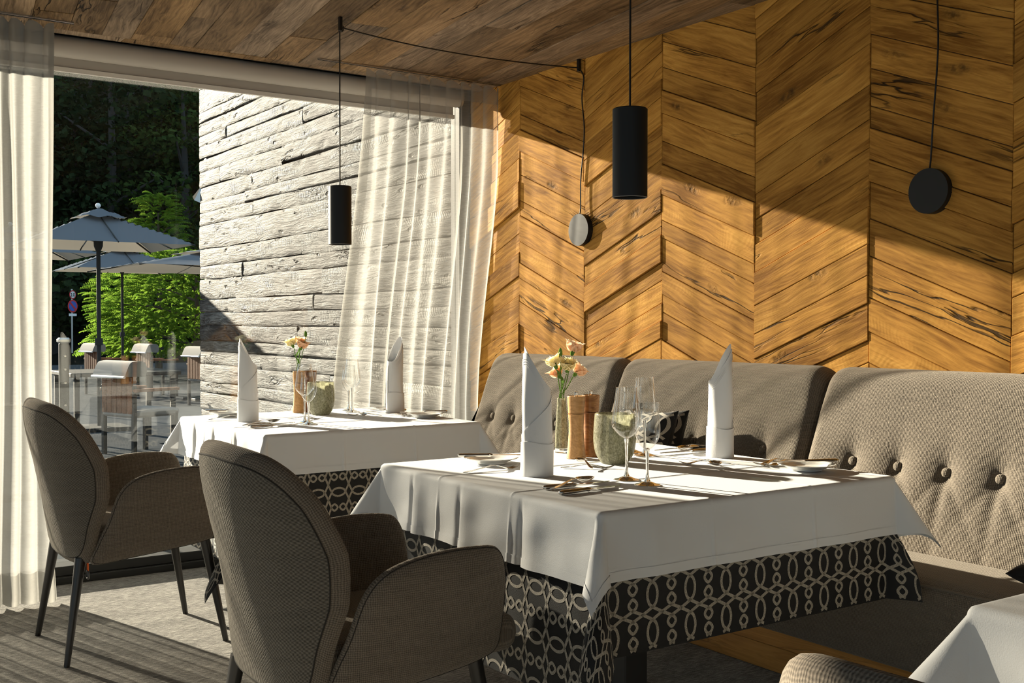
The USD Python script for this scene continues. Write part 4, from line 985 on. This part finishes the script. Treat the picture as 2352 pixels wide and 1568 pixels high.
# weathered timber wall that continues the oak wall's line outside
EXT = str(xf(numbered('/World', 'wall_exterior')).GetPath()); tag(stage.GetPrimAtPath(EXT), kind='structure')
XE, YE = 3.515, 10.32
part(EXT, 'backing', box(XE + .03, XE + .4, YG + .09, YE, GZ - .1, 5.2), SIGNK, smooth=False)
rg = random.Random(21); nr = np.random.default_rng(4)
def timber(l, h, seed):
    """A hewn board along x, l long and h high: a warped face with an uneven lower edge."""
    nx, ny = max(int(l / .05), 4), 9
    u = np.linspace(-l / 2, l / 2, nx); v = np.linspace(0, 1, ny); U, V = np.meshgrid(u, v, indexing='ij')
    lo = -h / 2 + .004 * np.sin(U * 2.1 + seed) + .003 * np.sin(U * 7.3 + seed * 3); hi = h / 2 - .002 + .003 * np.sin(U * 2.7 + seed * 2)
    Yv = lo + (hi - lo) * V
    p3 = np.stack([U * 2.2, Yv * 9, np.full_like(U, seed * 7.7)], -1)
    nzv = meshkit.fbm(p3, 4, 3) - .5
    pit = meshkit.noise(np.stack([U * 9, Yv * 22, np.full_like(U, seed * 3.1)], -1), 5)
    e = np.minimum(V, 1 - V); rim = smoothstep(0, .14, e)
    Zv = (.022 + .020 * nzv - .009 * smoothstep(.72, .95, pit)) * 1.0 - .006 * (1 - rim)
    W = np.stack([U, Yv, Zv], -1); n = nx * ny
    B = W.copy(); B[..., 2] = -.012
    Fq = list(map(tuple, gridf(nx, ny)))
    per = [i * ny for i in range(nx)] + [(nx - 1) * ny + j for j in range(1, ny)] + [i * ny + ny - 1 for i in range(nx - 2, -1, -1)] + [j for j in range(ny - 2, 0, -1)]
    P = W.reshape(-1, 3); Q = P[per].copy(); Q[:, 2] = -.012; m = len(per)
    for i in range(m): j = (i + 1) % m; Fq += [(per[j], per[i], n + i), (per[j], n + i, n + j)]
    return fixdir(tri(np.vstack([P, Q]), Fq), (0, 0, 1))
z = GZ + .01
while z < 4.6:
    h = rg.choice([.10, .12, .14, .16, .19, .22]); yy0 = YG + .10
    tilt = rg.uniform(-.006, .006)
    while yy0 < YE - .01:
        l = min(rg.uniform(1.4, 3.6), YE - yy0)
        if YE - yy0 - l < .5: l = YE - yy0
        M = np.eye(4); M[:3, 0], M[:3, 1], M[:3, 2] = (0, -1, 0), (0, 0, 1), (-1, 0, 0); M[:3, 3] = (XE + rg.uniform(0, .010), yy0 + l / 2, z + h / 2 - .002)
        M = M @ TM(rz=tilt)
        part(EXT, 'plank', timber(l - .004, h - .003, rg.randint(1, 900)), GREYW, smooth=60, mat=M); yy0 += l
    z += h
lp = thing('outdoor_wall_lamp', 'pale wedge-shaped lamp on the end of the weathered timber wall', 'lamp', (XE + .045, YE + .012, 2.42))
part(lp, 'bracket', box(-.03, .03, -.012, .02, -.09, .09, .004), BRUSH)
hood = fix(tri(np.array([(-.05, 0, .10), (.05, 0, .10), (-.05, 0, -.10), (.05, 0, -.10), (-.12, .10, -.02), (.02, .10, -.02), (-.10, .10, -.06), (.02, .10, -.06)]), [(0, 1, 5), (0, 5, 4), (2, 6, 7), (2, 7, 3), (4, 5, 7), (4, 7, 6), (0, 4, 6), (0, 6, 2), (1, 3, 7), (1, 7, 5), (0, 2, 3), (0, 3, 1)])); hood.apply_scale(.8)
part(lp, 'hood', hood, BRUSH, smooth=False)

def parasol(label, x, y, half, zb, rise, rz=0.0, base=True):
    t = thing('parasol', label, 'parasol', (x, y, GZ), rz)
    zb -= GZ
    n = 14; u = np.linspace(-1, 1, 2 * n + 1); U, V = np.meshgrid(u, u, indexing='ij'); d = np.maximum(np.abs(U), np.abs(V))
    Z = zb + rise * (1 - d) ** .92 - .035 * (1 - np.minimum(np.abs(U), np.abs(V)) / np.maximum(d, 1e-6)) * 0 - .05 * np.sin(np.clip(d, 0, 1) * PI) * (1 - (np.minimum(np.abs(U), np.abs(V)) / np.maximum(d, 1e-6)) ** 2)
    P = np.stack([U * half, V * half, Z], -1).reshape(-1, 3)
    part(t, 'canopy', tri(P, gridf(2 * n + 1, 2 * n + 1)), PARA, smooth=20)
    e = np.linspace(-1, 1, 41); vv = []
    s = .30 * half
    Uv, Vv = np.meshgrid(np.linspace(-1, 1, 15), np.linspace(-1, 1, 15), indexing='ij'); dv = np.maximum(np.abs(Uv), np.abs(Vv))
    Zv = zb + rise * 1.0 - .30 * rise * dv + .045 + .012 * np.sin(Uv * 7) * np.cos(Vv * 6)
    part(t, 'vent_cap', tri(np.stack([Uv * s, Vv * s, Zv], -1).reshape(-1, 3), gridf(15, 15)), PARA, smooth=20)
    f = trimesh.creation.icosphere(2, .03); f.apply_translation((0, 0, zb + rise + .07)); part(t, 'finial', f, SIGNW, smooth=True)
    part(t, 'pole', tube([(0, 0, 0), (0, 0, zb + rise)], .024, 12), DARKF)
    part(t, 'hub', lathe([(.0001, zb + .12), (.055, zb + .12), (.05, zb + .0), (.026, zb - .06), (.0001, zb - .06)], 16), DARKF)
    for sx in (-1, 1):
        for sy in (-1, 1):
            part(t, 'rib', tube([(0, 0, zb + rise * .96), (sx * half * .99, sy * half * .99, zb - .008)], .011, 6), DARKF)
            part(t, 'strut', tube([(0, 0, zb + .05), (sx * half * .5, sy * half * .5, zb + rise * .47)], .009, 6), DARKF)
    for k in range(4):
        a = k * PI / 2; q = tube([(half * .995, 0, zb - .0), (0, 0, zb + rise * .95)], .008, 6); q.apply_transform(TM(rz=a)); part(t, 'rib', q, DARKF)
    part(t, 'base_plate', box(-.3, .3, -.3, .3, .001, .045, .006), DARKF)
    part(t, 'crank', lathe([(.0001, .98), (.045, .98), (.045, 1.06), (.0001, 1.06)], 12), DARKF)
    return t
parasol('large grey square parasol outside, nearest to the window', 3.33, 13.34, .86, 2.095, .40)
parasol('grey parasol outside, half of it pale in the sun, below the large one', 5.65, 20.95, 1.02, 2.16, .42)
parasol('pale grey parasol outside, partly hidden by the timber wall', 6.05, 17.5, 1.5, 2.05, .30)
parasol('grey parasol outside, mostly hidden by the sheer curtain', 3.15, 17.6, 1.05, 2.20, .38)

def out_chair(label, x, y, rz):
    t = thing('terrace_chair', label, 'chair', (x, y, GZ), rz)
    P = catmull([(.235, .74), (.25, .80), (.235, .86), (.19, .885), (.12, .885), (.07, .87), (.03, .80), (.01, .745)], 5)
    ys = np.linspace(-.25, .25, 12); V = np.stack([np.broadcast_to(P[:, 0], (12, len(P))), np.repeat(ys[:, None], len(P), 1), np.broadcast_to(P[:, 1], (12, len(P)))], -1).reshape(-1, 3)
    n = len(P); F = list(map(tuple, gridf(12, n, cv=True))); V = np.vstack([V, [.13, -.25, .8], [.13, .25, .8]])
    for j in range(n): F += [(12 * n, j, (j + 1) % n), (12 * n + 1, 11 * n + (j + 1) % n, 11 * n + j)]
    part(t, 'headrest', fix(tri(V, F)), OUTC, smooth=40)
    part(t, 'trim', tube([(.005, -.25, .742), (.005, .25, .742)], .013, 8), SIGNW)
    for k in range(6): part(t, 'back_slat', box(.09, .115, -.23 + k * .078, -.165 + k * .078, .40, .76, .004), BROWNW)
    part(t, 'seat', box(.10, .62, -.25, .25, .36, .43, .02), OUTC)
    for sx in (.12, .58):
        for sy in (-.23, .23): part(t, 'leg', box(sx - .02, sx + .02, sy - .02, sy + .02, 0, .40 if sx > .3 else .66, .004), DARKF)
    for sy in (-.25, .25): part(t, 'armrest', box(.10, .60, sy - .025, sy + .025, .60, .63, .006), BROWNW)
    return t
out_chair('grey cushioned terrace chair outside, closest to the window', 2.72, 10.6, .35)
out_chair('grey cushioned terrace chair outside, before the green bush at the left', 4.70, 19.75, .2)
out_chair('grey cushioned terrace chair outside, in the middle before the green bush', 5.30, 18.75, .2)
out_chair('grey cushioned terrace chair outside, right against the timber wall corner', 5.35, 16.25, .2)
ot = thing('terrace_table', 'dark square table outside on the terrace beside a cushioned chair', 'table', (3.15, 12.0, GZ))
part(ot, 'table_top', box(-.55, .55, -.5, .5, .70, .74, .006), DARKF)
for sx in (-.48, .48):
    for sy in (-.43, .43): part(ot, 'leg', box(sx - .025, sx + .025, sy - .025, sy + .025, 0, .70, .004), DARKF)
bb = thing('timber_step', 'low pale timber step lying on the terrace outside the window', 'step', (1.55, 7.4, GZ))
part(bb, 'board', box(-.5, .5, -.17, .17, .16, .21, .006), TILE)
for sx in (-.42, .42): part(bb, 'support', box(sx - .05, sx + .05, -.15, .15, 0, .16, .006), TILE)
pp = thing('steel_post', 'dark flat steel post with bolts and a silver cap outside beside the curtain', 'post', (1.44, 6.53, GZ))
part(pp, 'upright', box(-.026, .026, -.012, .012, 0, 1.13, .003), DARKF)
part(pp, 'foot', box(-.07, .07, -.07, .07, 0, .012, .003), DARKF)
part(pp, 'cap', box(-.034, .034, -.03, .03, 1.13, 1.162, .010), BRUSH)
for k in range(5):
    b = lathe([(.0001, .006), (.006, .005), (.008, 0), (.0001, 0)], 12); b.apply_transform(TM((.004, -.012, 1.06 - k * .075 - (.05 if k > 2 else 0)), rx=PI / 2)); part(pp, 'bolt', b, BRUSH)

# road signs
sg = thing('road_sign', 'round red-rimmed speed sign above a blue parking sign on a post', 'sign', (8.30, 36.4, .25), math.radians(32))
part(sg, 'post', tube([(0, .03, 0), (0, .03, 2.0)], .03, 10), BRUSH)
def disc_(r, y, m, name, z, inner=0.0):
    prof = [(max(inner, .0001), 0), (r, 0), (r, .006), (max(inner, .0001), .006)]
    d = lathe(prof, 48); d.apply_transform(TM((0, y, z), rx=PI / 2)); return part(sg, name, d, m, smooth=30)
disc_(.135, 0, SIGNR, 'speed_plate', 1.82); disc_(.105, -.006, SIGNW, 'speed_face', 1.82)
tx = meshkit.text_mesh('10', .11, .004, bold=True); c = tx.bounds.mean(0); tx.apply_translation(-c); tx.apply_transform(TM((0, -.0135, 1.82), rx=PI / 2)); part(sg, 'number', tx, SIGNK, smooth=False)
disc_(.20, 0, SIGNR, 'parking_plate', 1.46); disc_(.155, -.006, SIGNB, 'parking_face', 1.46)
q = box(-.16, .16, -.016, -.012, -.03, .03); q.apply_transform(TM((0, 0, 1.46), ry=PI / 4)); part(sg, 'bar', q, SIGNR, smooth=False)
part(sg, 'text_plate', box(-.16, .16, -.006, 0, 1.15, 1.23, .002), SIGNW)

# the bright bush and its slim top
def sprays(c, rad, hgt, n, seed, base=.2, tip=True, ln=.30):
    """Drooping feathery sprays that fill a rounded cone: a soup of small leaflets."""
    r = np.random.default_rng(seed); V, F = [], []
    for k in range(n):
        h = base + (1 - base) * r.random() ** 1.15; a = r.random() * 2 * PI
        R = rad * np.sqrt(max(1 - ((h - .42) / .60) ** 2, 0)) * (.55 + .50 * r.random() ** .5) * (1 + .18 * math.sin(3 * a + 5 * h))
        P = np.array([c[0] + R * math.cos(a), c[1] + R * math.sin(a), c[2] + h * hgt]); o = np.array([math.cos(a), math.sin(a), .25 + .4 * (h - .4)]); o /= np.linalg.norm(o)
        m = 9; L = ln * (.6 + .8 * r.random()); side = np.cross(o, [0, 0, 1]); side /= np.linalg.norm(side); tw = r.uniform(-.9, .9)
        side = side * math.cos(tw) + np.cross(o, side) * math.sin(tw)
        for j in range(m):
            q = j / m; X = P + o * L * q - np.array([0, 0, .38 * L * q * q])
            for s in (-1, 1):
                w = L * .34 * (1 - .75 * q) * (.8 + .4 * r.random()); d = (side * s + o * .8 + np.array([0, 0, -.25])); d /= np.linalg.norm(d); t_ = np.cross(d, side + o * .2); t_ /= np.linalg.norm(t_) + 1e-9
                nb = len(V); e = o * .13 * w + t_ * .02
                V += [X, X + d * w * .5 + e, X + d * w, X + d * w * .5 - e]; F += [(nb, nb + 1, nb + 2), (nb, nb + 2, nb + 3)]
    return tri(V, F)
def bush(label, c, rad, hgt, n, seed, name='leafy_bush', cat='bush', mat_=None, ln=.30):
    t = thing(name, label, cat, c)
    part(t, 'foliage', sprays((0, 0, 0), rad, hgt, n, seed, ln=ln), mat_ or TREEL, smooth=False, kind='stuff')
    part(t, 'trunk', tube([(0, 0, 0), (.03, 0, hgt * .5), (0, 0, hgt * .9)], [.10, .06, .02], 8), BARK)
    for k in range(9):
        a = k * 2.4; z0 = hgt * (.2 + .07 * k); part(t, 'branch', tube([(0, 0, z0), (rad * .45 * math.cos(a), rad * .45 * math.sin(a), z0 + .25), (rad * .8 * math.cos(a), rad * .8 * math.sin(a), z0 + .3)], [.03, .02, .008], 6), BARK)
    return t
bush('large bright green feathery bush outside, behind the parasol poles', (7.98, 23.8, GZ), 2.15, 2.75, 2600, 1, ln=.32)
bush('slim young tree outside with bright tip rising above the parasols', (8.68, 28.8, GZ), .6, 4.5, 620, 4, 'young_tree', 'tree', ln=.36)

# the wooded hillside
hx = np.linspace(-14, 75, 40); hy = np.linspace(34, 105, 34); HX, HY = np.meshgrid(hx, hy, indexing='ij')
def hill(x, y):
    rise = smoothstep(36, 78, y) * 26 * smoothstep(-16, 20, x * 1.0 + (y - 34) * .15)
    return GZ - .3 + rise + 1.2 * np.sin(x * .21 + y * .1)
HZ = hill(HX, HY)
hs = solo('hillside', tri(np.stack([HX, HY, HZ], -1).reshape(-1, 3), gridf(40, 34)), SOIL, None, None, kind='structure', smooth=True)
rf = np.random.default_rng(9)
# leaf clump prototype for trees on the slope
def clump(seed, n=150, leaf=.26):
    r = np.random.default_rng(seed); V, F = [], []
    for k in range(n):
        d = r.standard_normal(3); d /= np.linalg.norm(d); P = d * (.55 + .45 * r.random()) * (1, 1, .8)
        a, b = np.cross(d, r.standard_normal(3)), None; a /= np.linalg.norm(a); b = np.cross(d * .6 + r.standard_normal(3) * .4, a); b /= np.linalg.norm(b)
        s = leaf * (.5 + r.random()); nb = len(V); V += [P, P + (a * .4 + b * .5) * s, P + b * s * 1.2, P + (-a * .4 + b * .5) * s]; F += [(nb, nb + 1, nb + 2), (nb, nb + 2, nb + 3)]
    return np.array(V), np.array(F)
CL = [clump(k, 110, .20) for k in range(4)]
spots = []
for row, (yy, n) in enumerate([(39.5, 10), (43, 9), (49, 10), (56, 10), (63, 11), (70, 11), (78, 12)]):
    for k in range(n):
        t_ = .10 + (k + .5 * (row % 2)) * (.62 - .06) / n
        spots.append((yy * t_ + rf.uniform(-.8, .8), yy + rf.uniform(-2, 2)))
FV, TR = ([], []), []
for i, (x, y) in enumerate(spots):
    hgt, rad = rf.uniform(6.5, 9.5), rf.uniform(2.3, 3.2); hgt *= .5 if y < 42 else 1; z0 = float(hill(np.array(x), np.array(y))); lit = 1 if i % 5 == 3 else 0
    for k in range(26):
        q = rf.random(); zz = hgt * (.12 + .86 * q); R = rad * (math.sin(PI * min(q * .8 + .18, 1)) ** .8) * rf.random() ** .5; a = rf.random() * 2 * PI
        cv, cf = CL[k % 4]; s = rad * (.34 + .25 * rf.random()) * (1.1 - .4 * q)
        FV[lit].append((cv * s * (1, 1, .8) + (x + R * math.cos(a), y + R * math.sin(a), z0 + zz), cf))
    TR.append(tube([(x, y, z0 - .5), (x + .1, y, z0 + hgt * .5), (x, y, z0 + hgt * .92)], [.22, .15, .05], 7))
    for k in range(4):
        a = k * 1.9 + i; TR.append(tube([(x, y, z0 + hgt * (.3 + .12 * k)), (x + rad * .6 * math.cos(a), y + rad * .6 * math.sin(a), z0 + hgt * (.42 + .12 * k))], [.08, .03], 5))
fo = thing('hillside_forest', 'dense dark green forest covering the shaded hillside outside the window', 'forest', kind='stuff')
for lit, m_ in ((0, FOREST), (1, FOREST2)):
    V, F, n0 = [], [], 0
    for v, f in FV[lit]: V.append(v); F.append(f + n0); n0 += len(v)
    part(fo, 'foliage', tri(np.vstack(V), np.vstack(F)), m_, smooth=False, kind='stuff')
part(fo, 'trunk', cat_(TR), FARBARK, kind='stuff')
